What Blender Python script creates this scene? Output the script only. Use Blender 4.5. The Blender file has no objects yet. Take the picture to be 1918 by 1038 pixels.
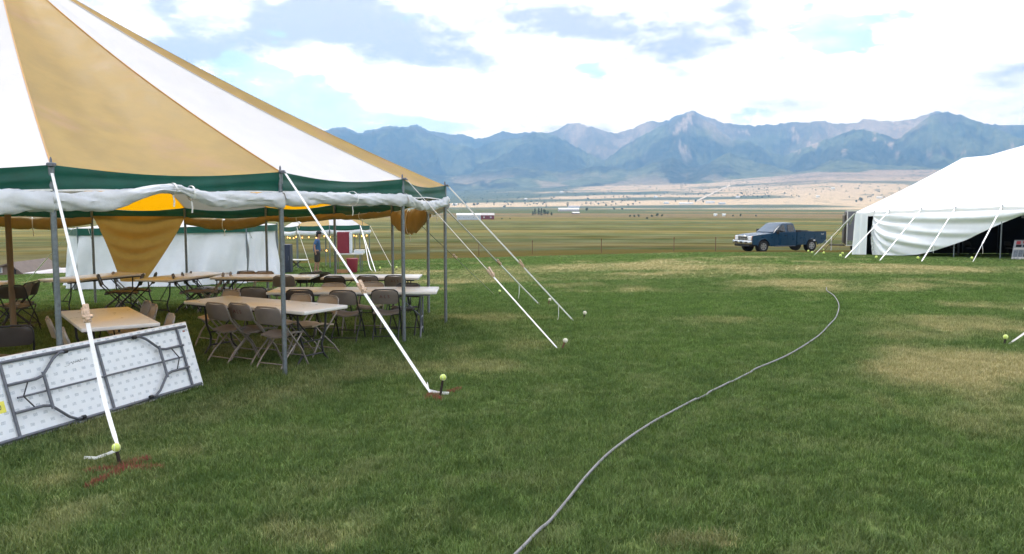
import bpy, bmesh, math, random
import numpy as np
from mathutils import Vector, Matrix

random.seed(11)
rng = np.random.default_rng(5)
S = bpy.context.scene
COL = S.collection

# ------------------------------------------------------------------ camera
CAMZ, F, PITCH = 2.1, 1600.0, math.atan(144 / 1600.0)
cam_d = bpy.data.cameras.new('camera')
cam = bpy.data.objects.new('camera', cam_d)
COL.objects.link(cam)
cam_d.sensor_width = 36.0
cam_d.lens = F / 1918.0 * 36.0
cam_d.clip_start = 0.1
cam_d.clip_end = 90000
cam.location = (0, 0, CAMZ)
cam.rotation_euler = (math.pi / 2 - PITCH, 0, 0)
S.camera = cam

# ------------------------------------------------------------------ light
SUN_EL, SUN_AZ = math.radians(56), math.radians(-28)   # azimuth from +Y towards +X
sd = Vector((math.sin(SUN_AZ) * math.cos(SUN_EL), math.cos(SUN_AZ) * math.cos(SUN_EL), math.sin(SUN_EL)))
sl = bpy.data.lights.new('sun', 'SUN')
sl.energy = 1.5
sl.angle = math.radians(12)
sl.color = (1.0, 0.95, 0.88)
so = bpy.data.objects.new('sun', sl)
COL.objects.link(so)
so.rotation_euler = sd.to_track_quat('Z', 'Y').to_euler()
so.location = (0, -20, 60)

S.view_settings.view_transform = 'Standard'
S.view_settings.look = 'None'
S.view_settings.exposure = 1.0
S.view_settings.gamma = 1.0
S.render.engine = 'CYCLES'
S.cycles.use_denoising = True
S.cycles.max_bounces = 8
S.cycles.diffuse_bounces = 3
S.cycles.glossy_bounces = 3
S.cycles.transmission_bounces = 4
S.cycles.transparent_max_bounces = 8
S.cycles.volume_bounces = 0
S.cycles.sample_clamp_indirect = 6
S.cycles.use_adaptive_sampling = True


class NB:
    """small node-building helper"""
    def __init__(self, nt):
        self.nt = nt

    def n(self, t, **kw):
        nd = self.nt.nodes.new(t)
        for k, v in kw.items():
            setattr(nd, k, v)
        return nd

    def put(self, sock, val):
        if isinstance(val, bpy.types.NodeSocket):
            self.nt.links.new(val, sock)
        elif val is not None:
            if isinstance(val, (tuple, list)) and len(val) == 3 and sock.type == 'RGBA':
                val = (*val, 1.0)
            sock.default_value = val

    def m(self, op, a, b=None, c=None, clamp=False):
        nd = self.n('ShaderNodeMath', operation=op)
        nd.use_clamp = clamp
        for i, x in enumerate((a, b, c)):
            if x is not None:
                self.put(nd.inputs[i], x)
        return nd.outputs[0]

    def mix(self, f, a, b, blend='MIX'):
        nd = self.n('ShaderNodeMix', data_type='RGBA', blend_type=blend)
        nd.clamp_factor = True
        self.put(nd.inputs['Factor'], f)
        self.put(nd.inputs[6], a)
        self.put(nd.inputs[7], b)
        return nd.outputs[2]

    def noise(self, vec, scale, detail=4, rough=0.55, dist=0.0):
        nd = self.n('ShaderNodeTexNoise')
        nd.noise_dimensions = '3D'
        self.put(nd.inputs['Vector'], vec)
        nd.inputs['Scale'].default_value = scale
        nd.inputs['Detail'].default_value = detail
        nd.inputs['Roughness'].default_value = rough
        nd.inputs['Distortion'].default_value = dist
        return nd.outputs['Fac']

    def ss(self, x, a, b, lo=0.0, hi=1.0):
        nd = self.n('ShaderNodeMapRange', interpolation_type='SMOOTHSTEP')
        self.put(nd.inputs[0], x)
        nd.inputs[1].default_value = a
        nd.inputs[2].default_value = b
        nd.inputs[3].default_value = lo
        nd.inputs[4].default_value = hi
        return nd.outputs[0]


# ------------------------------------------------------------------ world: blue sky with broken cloud
W = bpy.data.worlds.new('World')
S.world = W
W.use_nodes = True
W.node_tree.nodes.clear()
b = NB(W.node_tree)
sky = b.n('ShaderNodeTexSky')
sky.sky_type = 'NISHITA'
sky.sun_disc = False
sky.sun_elevation = SUN_EL
sky.sun_rotation = SUN_AZ
sky.altitude = 2400
sky.air_density = 1.0
sky.dust_density = 0.6
bg_sky = b.n('ShaderNodeBackground')
b.put(bg_sky.inputs[0], sky.outputs[0])
bg_sky.inputs[1].default_value = 0.15
tc = b.n('ShaderNodeTexCoord')
sep = b.n('ShaderNodeSeparateXYZ')
b.put(sep.inputs[0], tc.outputs['Generated'])
dx, dy, dz = sep.outputs
zz = b.m('ADD', b.m('MAXIMUM', dz, 0.0), 0.16)
cv = b.n('ShaderNodeCombineXYZ')
b.put(cv.inputs[0], b.m('DIVIDE', dx, zz))
b.put(cv.inputs[1], b.m('DIVIDE', dy, zz))
cv.inputs[2].default_value = 3.7
cs = b.n('ShaderNodeVectorMath', operation='MULTIPLY')
b.put(cs.inputs[0], tc.outputs['Generated'])
cs.inputs[1].default_value = (1.0, 1.0, 2.3)
cdir = cs.outputs[0]
big = b.noise(cdir, 2.6, 3, 0.5)
fine = b.noise(cdir, 7.0, 13, 0.60, 0.0)
az = b.m('ARCTAN2', dx, dy)
el = b.m('ARCSINE', dz)


def blob(a, e, sa, se):
    """soft patch of the sky round azimuth a, elevation e (radians)"""
    p = b.m('DIVIDE', b.m('SUBTRACT', az, a), sa)
    q = b.m('DIVIDE', b.m('SUBTRACT', el, e), se)
    return b.m('EXPONENT', b.m('MULTIPLY', b.m('ADD', b.m('MULTIPLY', p, p), b.m('MULTIPLY', q, q)), -1.0))


def px(u, v, su, sv):
    return blob((u - 959) / 1640.0, (375 - v) / 1640.0, su / 1600.0, sv / 1600.0)


cover = b.m('ADD', b.m('MULTIPLY_ADD', fine, 1.7, -0.375), b.m('MULTIPLY', big, 0.45))
bias = None
for args, k in (((520, 190, 170, 46), -0.30), ((700, 215, 120, 26), -0.2), ((440, 140, 80, 40), -0.16),
                ((1525, 75, 60, 48), -0.27), ((1640, 62, 60, 20), -0.20), ((970, 15, 50, 34), -0.2),
                ((1040, 88, 50, 14), -0.1), ((1175, 36, 16, 9), -0.22), ((1400, 215, 160, 12), -0.10), ((900, 235, 160, 14), -0.06),
                ((620, 10, 260, 60), 0.2), ((780, 110, 160, 40), 0.22), ((1250, 70, 200, 80), 0.25), ((1820, 110, 150, 80), 0.2),
                ((1100, 190, 500, 40), 0.16), ((700, 160, 90, 30), 0.1)):
    t = b.m('MULTIPLY', px(*args), k)
    bias = t if bias is None else b.m('ADD', bias, t)
cover = b.m('ADD', cover, bias)
veil = b.ss(b.noise(cdir, 14.0, 8, 0.6), 0.36, 0.72, 0.16, 0.5)
cloud_f = b.m('MAXIMUM', b.ss(cover, 0.50, 0.63), veil)
gx = b.m('ADD', b.m('MULTIPLY', b.noise(cdir, 9.0, 13, 0.62, 0.0), 1.6), b.m('MULTIPLY', big, 0.25))
gb = None
for args, k in (((600, 55, 400, 60), 0.36), ((820, 112, 150, 34), 0.26), ((1330, 95, 190, 70), 0.32), ((1890, 95, 110, 80), 0.36),
                ((1850, 165, 110, 18), 0.2), ((440, 110, 120, 30), 0.14), ((1100, 180, 500, 60), -0.2), ((1660, 140, 180, 60), -0.25),
                ((700, 165, 120, 30), -0.2)):
    t = b.m('MULTIPLY', px(*args), k)
    gb = t if gb is None else b.m('ADD', gb, t)
over_ = b.ss(dz, 0.22, 0.75, 0.0, 0.22)      # cloud bases overhead are darker than far cloud sides
gray = b.ss(b.m('ADD', b.m('ADD', gx, gb), over_), 0.88, 1.26)
ccol = b.mix(gray, (.96, .97, 1.0), (0.27, 0.262, 0.288))
bg_cl = b.n('ShaderNodeBackground')
b.put(bg_cl.inputs[0], ccol)
bg_cl.inputs[1].default_value = 1.7
mx = b.n('ShaderNodeMixShader')
b.put(mx.inputs[0], cloud_f)
b.nt.links.new(bg_sky.outputs[0], mx.inputs[1])
b.nt.links.new(bg_cl.outputs[0], mx.inputs[2])
wo = b.n('ShaderNodeOutputWorld')
b.nt.links.new(mx.outputs[0], wo.inputs[0])

# ------------------------------------------------------------------ camera rays, ground height
FW = np.array((0, math.cos(PITCH), -math.sin(PITCH)))
UP = np.array((0, math.sin(PITCH), math.cos(PITCH)))
C0 = np.array((0, 0, CAMZ))


def ray(u, v):
    return np.array((1.0, 0, 0)) * (u - 959) / F + FW + UP * (519 - v) / F


def at(u, v, y):
    """point seen at (u, v) of the photograph, y metres ahead"""
    d = ray(u, v)
    return C0 + d * (y / d[1])


_pd = [-50, 0, 12, 16, 20, 30, 40, 49, 60, 80, 100, 150, 200, 300, 400, 600, 800, 1100, 1500, 2200, 3000]
_pz = [0, 0, 0, .10, .25, .42, .62, 1.04, 1.5, 2.6, 3.7, 5.6, 7.2, 9.6, 11.6, 14.4, 16.4, 18.6, 20.6, 23.0, 25.0]
_gd = np.concatenate([np.arange(-50, 260, 0.5), np.arange(260, 3001, 5.0)])
_gz = np.interp(_gd, _pd, _pz)
_k = np.ones(9) / 9
_gz = np.convolve(np.pad(_gz, 4, mode='edge'), _k, mode='valid')


def sstep(x, a, b_):
    t = np.clip((x - a) / (b_ - a), 0, 1)
    return t * t * (3 - 2 * t)


def hash2(ix, iy, seed):
    n = (ix.astype(np.int64) * 374761393 + iy.astype(np.int64) * 668265263 + seed * 974634777) & 0x7fffffff
    n = ((n ^ (n >> 13)) * 1274126177) & 0x7fffffff
    return ((n ^ (n >> 16)) & 0xffff) / 65535.0


def vnoise(x, y, seed=0):
    ix, iy = np.floor(x), np.floor(y)
    fx, fy = x - ix, y - iy
    fx = fx * fx * (3 - 2 * fx)
    fy = fy * fy * (3 - 2 * fy)
    a = hash2(ix, iy, seed); c = hash2(ix + 1, iy, seed)
    d = hash2(ix, iy + 1, seed); e = hash2(ix + 1, iy + 1, seed)
    return (a * (1 - fx) + c * fx) * (1 - fy) + (d * (1 - fx) + e * fx) * fy


def fbm(x, y, seed=0, octv=4, gain=0.5):
    s = np.zeros_like(x, dtype=float); a = 1.0; t = 0.0
    for i in range(octv):
        s += a * vnoise(x * 2 ** i + 17.3 * i, y * 2 ** i - 9.1 * i, seed + i); t += a; a *= gain
    return s / t


BASEV = np.array([(-600, 362), (560, 360), (850, 357), (1000, 351), (1150, 347), (1300, 344), (1450, 334), (1550, 325), (1700, 326), (1918, 328), (2600, 340)], float)


def az_u(x, y):
    return 959 + F / math.cos(PITCH) * x / np.maximum(y, 1e-3) * 0.99


def gz(x, y):
    """height of the ground (lawn and valley) at x, y; arrays or numbers"""
    sc = np.isscalar(x) and np.isscalar(y)
    x = np.atleast_1d(np.asarray(x, float)); y = np.atleast_1d(np.asarray(y, float))
    r = np.hypot(x, y)
    w = 1 - sstep(r, 120, 400)
    dd = np.maximum(y, 0) * w + r * (1 - w)
    z = -np.interp(dd, _gd, _gz)
    c = np.interp(dd, [0, 14, 20, 28, 42, 60, 90, 160], [0, 0, .003, .021, .024, .025, .02, 0])
    t = 12 - x
    z = z - c * np.where(t > 0, np.minimum(t, 80), 0)
    z = z - 5.5 * np.exp(-((x + 50) / 22.0) ** 2 - ((y - 80) / 20.0) ** 2)
    # far side of the valley climbs to the foot of the mountains
    far = r > 2600
    if far.any():
        ux = np.where(y > 0, az_u(x, y), 959)
        bv = np.interp(ux, BASEV[:, 0], BASEV[:, 1])
        zb = 8200 * (375 - bv) / F
        k = np.clip((r - 2600) / (8200 - 2600), 0, 1.2)
        z = np.where(far, z + (zb + 25) * k ** 1.5, z)
    z = z + 0.02 * (vnoise(x * 0.6, y * 0.6, 3) - 0.5) * np.clip((r - 1) / 3, 0, 1)
    return float(z[0]) if sc else z


def G(u, v, h=0.0, tmax=9000.0):
    """point h above the ground that is seen at (u, v)"""
    d = ray(u, v)
    ts = _TS
    for _ in range(4):
        P = C0[None] + ts[:, None] * d[None]
        hit = P[:, 2] < gz(P[:, 0], P[:, 1]) + h
        i = max(int(np.argmax(hit)), 1) if hit.any() else len(ts) - 1
        ts = np.linspace(ts[i - 1], ts[i], 24)
    return Vector(C0 + d * ts[12])


_TS = np.concatenate([[0.4], 0.5 * 1.012 ** np.arange(0, 825)])


# ------------------------------------------------------------------ mesh building
def link(o):
    COL.objects.link(o)
    return o


def tag(o, label=None, cat=None, group=None, kind=None):
    if label: o['label'] = label
    if cat: o['category'] = cat
    if group: o['group'] = group
    if kind: o['kind'] = kind
    return o


def thing(name, label, cat, loc=(0, 0, 0), rz=0.0, group=None):
    o = bpy.data.objects.new(name, None)
    o.empty_display_size = 0.2
    o.location = loc
    o.rotation_euler = (0, 0, rz)
    link(o)
    return tag(o, label, cat, group)


class MB:
    def __init__(self):
        self.v, self.f = [], []

    def add(self, vs, fs):
        k = len(self.v)
        self.v += [tuple(map(float, p)) for p in vs]
        self.f += [tuple(i + k for i in q) for q in fs]
        return self

    def box(self, c, s, rot=None, bev=0.0, seg=1):
        x, y, z = s[0] / 2, s[1] / 2, s[2] / 2
        M = rot if rot is not None else Matrix.Identity(3)
        c = Vector(c)
        if bev <= 0:
            vs = [c + M @ Vector((a * x, b_ * y, d * z)) for a in (-1, 1) for b_ in (-1, 1) for d in (-1, 1)]
            fs = [(0, 1, 3, 2), (4, 6, 7, 5), (0, 4, 5, 1), (2, 3, 7, 6), (0, 2, 6, 4), (1, 5, 7, 3)]
            return self.add(vs, fs)
        bm = bmesh.new()
        bmesh.ops.create_cube(bm, size=1.0)
        for q in bm.verts:
            q.co = Vector((q.co.x * s[0], q.co.y * s[1], q.co.z * s[2]))
        bmesh.ops.bevel(bm, geom=bm.edges[:], offset=bev, segments=seg, affect='EDGES', profile=0.5)
        bm.verts.index_update()
        self.add([c + M @ q.co for q in bm.verts], [[q.index for q in fc.verts] for fc in bm.faces])
        bm.free()
        return self

    def tube(self, pts, r, n=8, cap=True):
        pts = [Vector(p) for p in pts]
        rs = r if isinstance(r, (list, tuple)) else [r] * len(pts)
        k = len(self.v)
        t = (pts[1] - pts[0]).normalized()
        a = t.orthogonal().normalized()
        for i, p in enumerate(pts):
            if i == 0: tt = pts[1] - pts[0]
            elif i == len(pts) - 1: tt = pts[-1] - pts[-2]
            else: tt = (pts[i + 1] - pts[i]).normalized() + (pts[i] - pts[i - 1]).normalized()
            tt.normalize()
            a = (a - tt * a.dot(tt)).normalized()
            bb = tt.cross(a)
            for j in range(n):
                g = 2 * math.pi * j / n
                self.v.append(tuple(p + (a * math.cos(g) + bb * math.sin(g)) * rs[i]))
        for i in range(len(pts) - 1):
            for j in range(n):
                q = k + i * n
                self.f.append((q + j, q + (j + 1) % n, q + n + (j + 1) % n, q + n + j))
        if cap:
            self.f.append(tuple(k + j for j in reversed(range(n))))
            self.f.append(tuple(k + (len(pts) - 1) * n + j for j in range(n)))
        return self

    def grid(self, fn, nu, nv, close_u=False):
        k = len(self.v)
        for j in range(nv + 1):
            for i in range(nu if close_u else nu + 1):
                self.v.append(tuple(map(float, fn(i / nu, j / nv))))
        w = nu if close_u else nu + 1
        for j in range(nv):
            for i in range(nu):
                a, c = k + j * w + i, k + j * w + (i + 1) % w
                self.f.append((a, c, c + w, a + w))
        return self

    def ball(self, c, r, nu=14, nv=9, sq=(1, 1, 1)):
        c = Vector(c)
        return self.grid(lambda s, t: c + Vector((math.cos(2 * math.pi * s) * math.sin(math.pi * t) * r * sq[0],
                                                  math.sin(2 * math.pi * s) * math.sin(math.pi * t) * r * sq[1],
                                                  -math.cos(math.pi * t) * r * sq[2])), nu, nv, True)

    def prism(self, poly, h0, h1, axis='y'):
        """polygon in (a, b) pushed from h0 to h1 along an axis"""
        n, k = len(poly), len(self.v)
        for h in (h0, h1):
            for a, c in poly:
                self.v.append({'y': (a, h, c), 'x': (h, a, c), 'z': (a, c, h)}[axis])
        for i in range(n):
            j = (i + 1) % n
            self.f.append((k + i, k + j, k + n + j, k + n + i))
        self.f.append(tuple(k + i for i in reversed(range(n))))
        self.f.append(tuple(k + n + i for i in range(n)))
        return self

    def cyl(self, p0, p1, r, n=16):
        return self.tube([p0, p1], r, n)

    def build(self, name, mat, parent=None, world=False, smooth=40, origin=None):
        vs = np.array(self.v, float).reshape(-1, 3)
        off = None
        if parent is not None and world:
            off = np.array(parent.location)
            if parent.parent: off = off + np.array(parent.parent.location)
        elif parent is None:
            if origin is None:
                mn, mxx = vs.min(0), vs.max(0)
                origin = ((mn[0] + mxx[0]) / 2, (mn[1] + mxx[1]) / 2, mn[2])
            off = np.array(origin, float)
        if off is not None:
            vs = vs - off
        me = bpy.data.meshes.new(name)
        me.from_pydata([tuple(p) for p in vs], [], self.f)
        bm = bmesh.new()
        bm.from_mesh(me)
        bmesh.ops.recalc_face_normals(bm, faces=bm.faces)
        bm.to_mesh(me)
        bm.free()
        if smooth:
            me.polygons.foreach_set('use_smooth', [True] * len(me.polygons))
            me.set_sharp_from_angle(angle=math.radians(smooth))
        for m_ in (mat if isinstance(mat, (list, tuple)) else [mat]):
            me.materials.append(m_)
        o = bpy.data.objects.new(name, me)
        link(o)
        if parent is not None:
            o.parent = parent
        elif off is not None:
            o.location = tuple(off)
        return o


def copy_tree(o, parent=None, kids=None):
    kids = kids or {}
    c = o.copy()
    link(c)
    if parent is not None: c.parent = parent
    for ch in list(o.children):
        copy_tree(ch, c)
    return c


def text_mesh(name, body, size, mat, parent, M, thick=0.0006):
    """flat lettering lying in the local xy plane of M"""
    cu = bpy.data.curves.new(name, 'FONT')
    cu.body = body
    cu.size = size
    cu.align_x = 'CENTER'
    cu.align_y = 'CENTER'
    cu.extrude = thick
    cu.resolution_u = 3
    tmp = bpy.data.objects.new('tmp', cu)
    me = bpy.data.meshes.new_from_object(tmp)
    bpy.data.objects.remove(tmp)
    me.transform(M)
    me.materials.clear()
    me.materials.append(mat)
    o = bpy.data.objects.new(name, me)
    link(o)
    o.parent = parent
    return o


# ------------------------------------------------------------------ materials
def mat(name, col, rough=0.6, var=0.12, scale=8.0, metal=0.0, bump=0.0, bscale=60.0, spec=0.4, stretch=None, dirt=None, coord='Object', rvar=.07):
    m_ = bpy.data.materials.new(name)
    m_.use_nodes = True
    k = NB(m_.node_tree)
    p = m_.node_tree.nodes['Principled BSDF']
    tcn = k.n('ShaderNodeTexCoord')
    vec = tcn.outputs[coord]
    if stretch:
        mp = k.n('ShaderNodeMapping')
        k.put(mp.inputs[0], vec)
        mp.inputs['Scale'].default_value = stretch
        vec = mp.outputs[0]
    nz = k.noise(vec, scale, 6, 0.6)
    lo = tuple(c * (1 - var) for c in col)
    hi = tuple(min(1, c * (1 + var)) for c in col)
    c = k.mix(k.ss(nz, 0.3, 0.7), lo, hi)
    if dirt:
        dcol, amt, dsc = dirt
        c = k.mix(k.ss(k.noise(vec, dsc, 8, 0.65, 0.3), 0.52, 0.78, 0, amt), c, dcol)
    k.put(p.inputs['Base Color'], c)
    p.inputs['Metallic'].default_value = metal
    k.put(p.inputs['Roughness'], k.ss(nz, 0.2, 0.8, max(0.03, rough - rvar), min(1, rough + rvar)))
    p.inputs['Specular IOR Level'].default_value = spec
    if bump:
        bp = k.n('ShaderNodeBump')
        bp.inputs['Strength'].default_value = bump
        bp.inputs['Distance'].default_value = 0.01
        k.put(bp.inputs['Height'], k.noise(vec, bscale, 5, 0.6))
        k.nt.links.new(bp.outputs[0], p.inputs['Normal'])
    return m_


def fabric(name, col, through, amt=0.35, var=0.06, scale=3.0, dirt=None, bump=0.25, bscale=14.0, stretch=None, rough=0.55, wash=None):
    """tent cloth: part of the light goes through it"""
    m_ = mat(name, col, rough, var, scale, bump=bump, bscale=bscale, dirt=dirt, spec=0.3, stretch=stretch)
    k = NB(m_.node_tree)
    p = m_.node_tree.nodes['Principled BSDF']
    out = m_.node_tree.nodes['Material Output']
    tr = k.n('ShaderNodeBsdfTranslucent')
    tr.inputs[0].default_value = (*through, 1)
    ms = k.n('ShaderNodeMixShader')
    ms.inputs[0].default_value = amt
    k.nt.links.new(p.outputs[0], ms.inputs[1])
    k.nt.links.new(tr.outputs[0], ms.inputs[2])
    k.nt.links.new(ms.outputs[0], out.inputs[0])
    return m_


def vcol_mat(name, fine_scale=1.0, fine_amt=0.25, rough=0.9, bump=0.0, bscale=1.0):
    m_ = bpy.data.materials.new(name)
    m_.use_nodes = True
    k = NB(m_.node_tree)
    p = m_.node_tree.nodes['Principled BSDF']
    a = k.n('ShaderNodeAttribute', attribute_name='tint')
    geo = k.n('ShaderNodeNewGeometry')
    nz = k.noise(geo.outputs['Position'], fine_scale, 8, 0.65)
    c = k.mix(k.ss(nz, 0.25, 0.75), k.mix(fine_amt, a.outputs['Color'], (0, 0, 0)), k.mix(fine_amt * 0.6, a.outputs['Color'], (0.6, 0.55, 0.42)))
    k.put(p.inputs['Base Color'], c)
    p.inputs['Roughness'].default_value = rough
    p.inputs['Specular IOR Level'].default_value = 0.0
    if bump:
        bp = k.n('ShaderNodeBump')
        bp.inputs['Strength'].default_value = bump
        bp.inputs['Distance'].default_value = bscale
        k.put(bp.inputs['Height'], nz)
        k.nt.links.new(bp.outputs[0], p.inputs['Normal'])
    return m_

# ------------------------------------------------------------------ ground: lawn, valley, mountains
def polar_mesh(name, azs, rs, zf, closed=False, center=False, material=None, attrs=None):
    A, R = np.meshgrid(azs, rs)
    X, Y = R * np.sin(A), R * np.cos(A)
    Z = zf(X.ravel(), Y.ravel()).reshape(X.shape)
    nr, na = X.shape
    vs = np.stack([X.ravel(), Y.ravel(), Z.ravel()], 1)
    i, j = np.meshgrid(np.arange(na if closed else na - 1), np.arange(nr - 1))
    i, j = i.ravel(), j.ravel()
    i2 = (i + 1) % na
    quads = np.stack([j * na + i, j * na + i2, (j + 1) * na + i2, (j + 1) * na + i], 1)
    quads = quads[:, ::-1]
    me = bpy.data.meshes.new(name)
    me.vertices.add(len(vs)); me.vertices.foreach_set('co', vs.ravel())
    me.loops.add(quads.size); me.loops.foreach_set('vertex_index', quads.ravel())
    me.polygons.add(len(quads))
    me.polygons.foreach_set('loop_start', np.arange(0, quads.size, 4))
    me.polygons.foreach_set('loop_total', np.full(len(quads), 4))
    me.polygons.foreach_set('use_smooth', np.ones(len(quads), bool))
    me.update(calc_edges=True)
    me.validate()
    for nm, val in (attrs(vs) if attrs else {}).items():
        if val.ndim == 2:
            at_ = me.attributes.new(nm, 'FLOAT_COLOR', 'POINT')
            at_.data.foreach_set('color', np.concatenate([val, np.ones((len(val), 1))], 1).astype(np.float32).ravel())
        else:
            at_ = me.attributes.new(nm, 'FLOAT', 'POINT')
            at_.data.foreach_set('value', val.astype(np.float32))
    me.materials.append(material)
    o = bpy.data.objects.new(name, me)
    link(o)
    o['kind'] = 'structure'
    return o


def az_list(front, step, coarse):
    f_ = np.radians(np.arange(-front, front + 1e-6, step))
    c_ = np.radians(np.arange(front + coarse, 360 - front - 1e-6, coarse))
    return np.concatenate([f_, c_])


def ellipse(u, v, ru, rv):
    c = G(u, v)
    return (c.x, c.y, abs(G(u + ru, v).x - c.x), (G(u, v - rv).y - G(u, v + rv).y) / 2)


DRY = [(ellipse(*a), k) for a, k in (
    ((1850, 688, 190, 32), 1.2), ((1720, 625, 150, 16), .6), ((1730, 660, 120, 16), .7), ((1640, 645, 90, 12), .4), ((1790, 608, 190, 18), .75),
    ((1840, 575, 120, 8), .35), ((1640, 503, 330, 9), .62), ((1150, 499, 360, 9), .70), ((1400, 512, 500, 5), .45), ((1700, 535, 260, 7), .5), ((900, 522, 130, 14), .5),
    ((1330, 515, 250, 6), .45), ((1560, 530, 160, 5), .5), ((1800, 533, 150, 5), .35), ((1340, 600, 130, 9), .5), ((1230, 545, 180, 6), .3), ((860, 590, 90, 12), .25),
    ((1320, 1015, 90, 16), .8), ((700, 1000, 160, 30), .35), ((1560, 840, 160, 24), .28), ((640, 900, 130, 20), .3),
    ((800, 960, 130, 16), .3), ((1180, 840, 160, 22), .22), ((60, 905, 90, 20), .3), ((420, 850, 130, 14), .2), ((1130, 700, 160, 20), .2))]
LUSH = [(ellipse(*a), k) for a, k in (
    ((1430, 575, 330, 22), 1.0), ((1200, 560, 200, 22), .7), ((1700, 555, 230, 12), .9), ((1640, 515, 300, 4), .5),
    ((1120, 487, 330, 5), 1.0), ((1420, 492, 200, 5), .9), ((960, 540, 90, 14), .6), ((60, 555, 130, 16), 1.0), ((300, 555, 200, 10), .5),
    ((1300, 650, 230, 30), .6), ((1750, 880, 220, 60), .55), ((1700, 760, 200, 26), .5), ((1100, 600, 120, 16), .6), ((1880, 540, 120, 6), .6), ((780, 525, 80, 8), .5))]


def blobs(x, y, L):
    s = np.zeros_like(x)
    for (cx, cy, rx, ry), k in L:
        wob = 0.5 * (fbm(x / rx * 1.6 + 31, y / ry * 1.6, 40, 3) - 0.5)
        q = ((x - cx) / rx) ** 2 + ((y - cy) / ry) ** 2
        s = np.maximum(s, k * np.exp(-np.maximum(q + wob * 2, 0) * 0.8))
    return s


def lawn_attrs(vs):
    x, y = vs[:, 0], vs[:, 1]
    r = np.hypot(x, y)
    n1 = fbm(x * 0.55, y * 0.38, 7, 5, 0.6)
    n2 = fbm(x * 2.2 + 5, y * 1.5, 17, 4, 0.6)
    dry = blobs(x, y, DRY) * (0.55 + 0.9 * n2) + np.clip((n1 - 0.50) * 2.2, 0, 0.5)
    streak = fbm(x * 0.10, y * 0.55, 23, 4)
    dry = dry + np.clip((streak - 0.5) * 1.6, 0, .5) * sstep(y, 18, 36) * 0.8
    lush = blobs(x, y, LUSH) * (0.6 + 0.8 * n1) + 0.25 * sstep(y, 9, 22)
    # beyond the mown edge the pasture is dull olive
    edge = 57 + 3 * (fbm(x * 0.05, y * 0 + 3, 9, 3) - 0.5) - 0.02 * x
    wild = sstep(y - edge, -1.0, 1.5)
    dens = np.where((np.abs(x) < y * 0.78 + 2.6) & (y > 2.6), 1.0, 0.0)
    dens = dens * np.clip(420 * (7.0 / np.maximum(r, 7.0)) ** 1.25, 0, 420) * (1 - .5 * sstep(r, 24, 50)) * (1 - sstep(r, 54, 62)) * (1 - wild)
    return {'dry': np.clip(dry, 0, 1), 'lush': np.clip(lush, 0, 1), 'wild': wild, 'gdens': dens}


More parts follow.
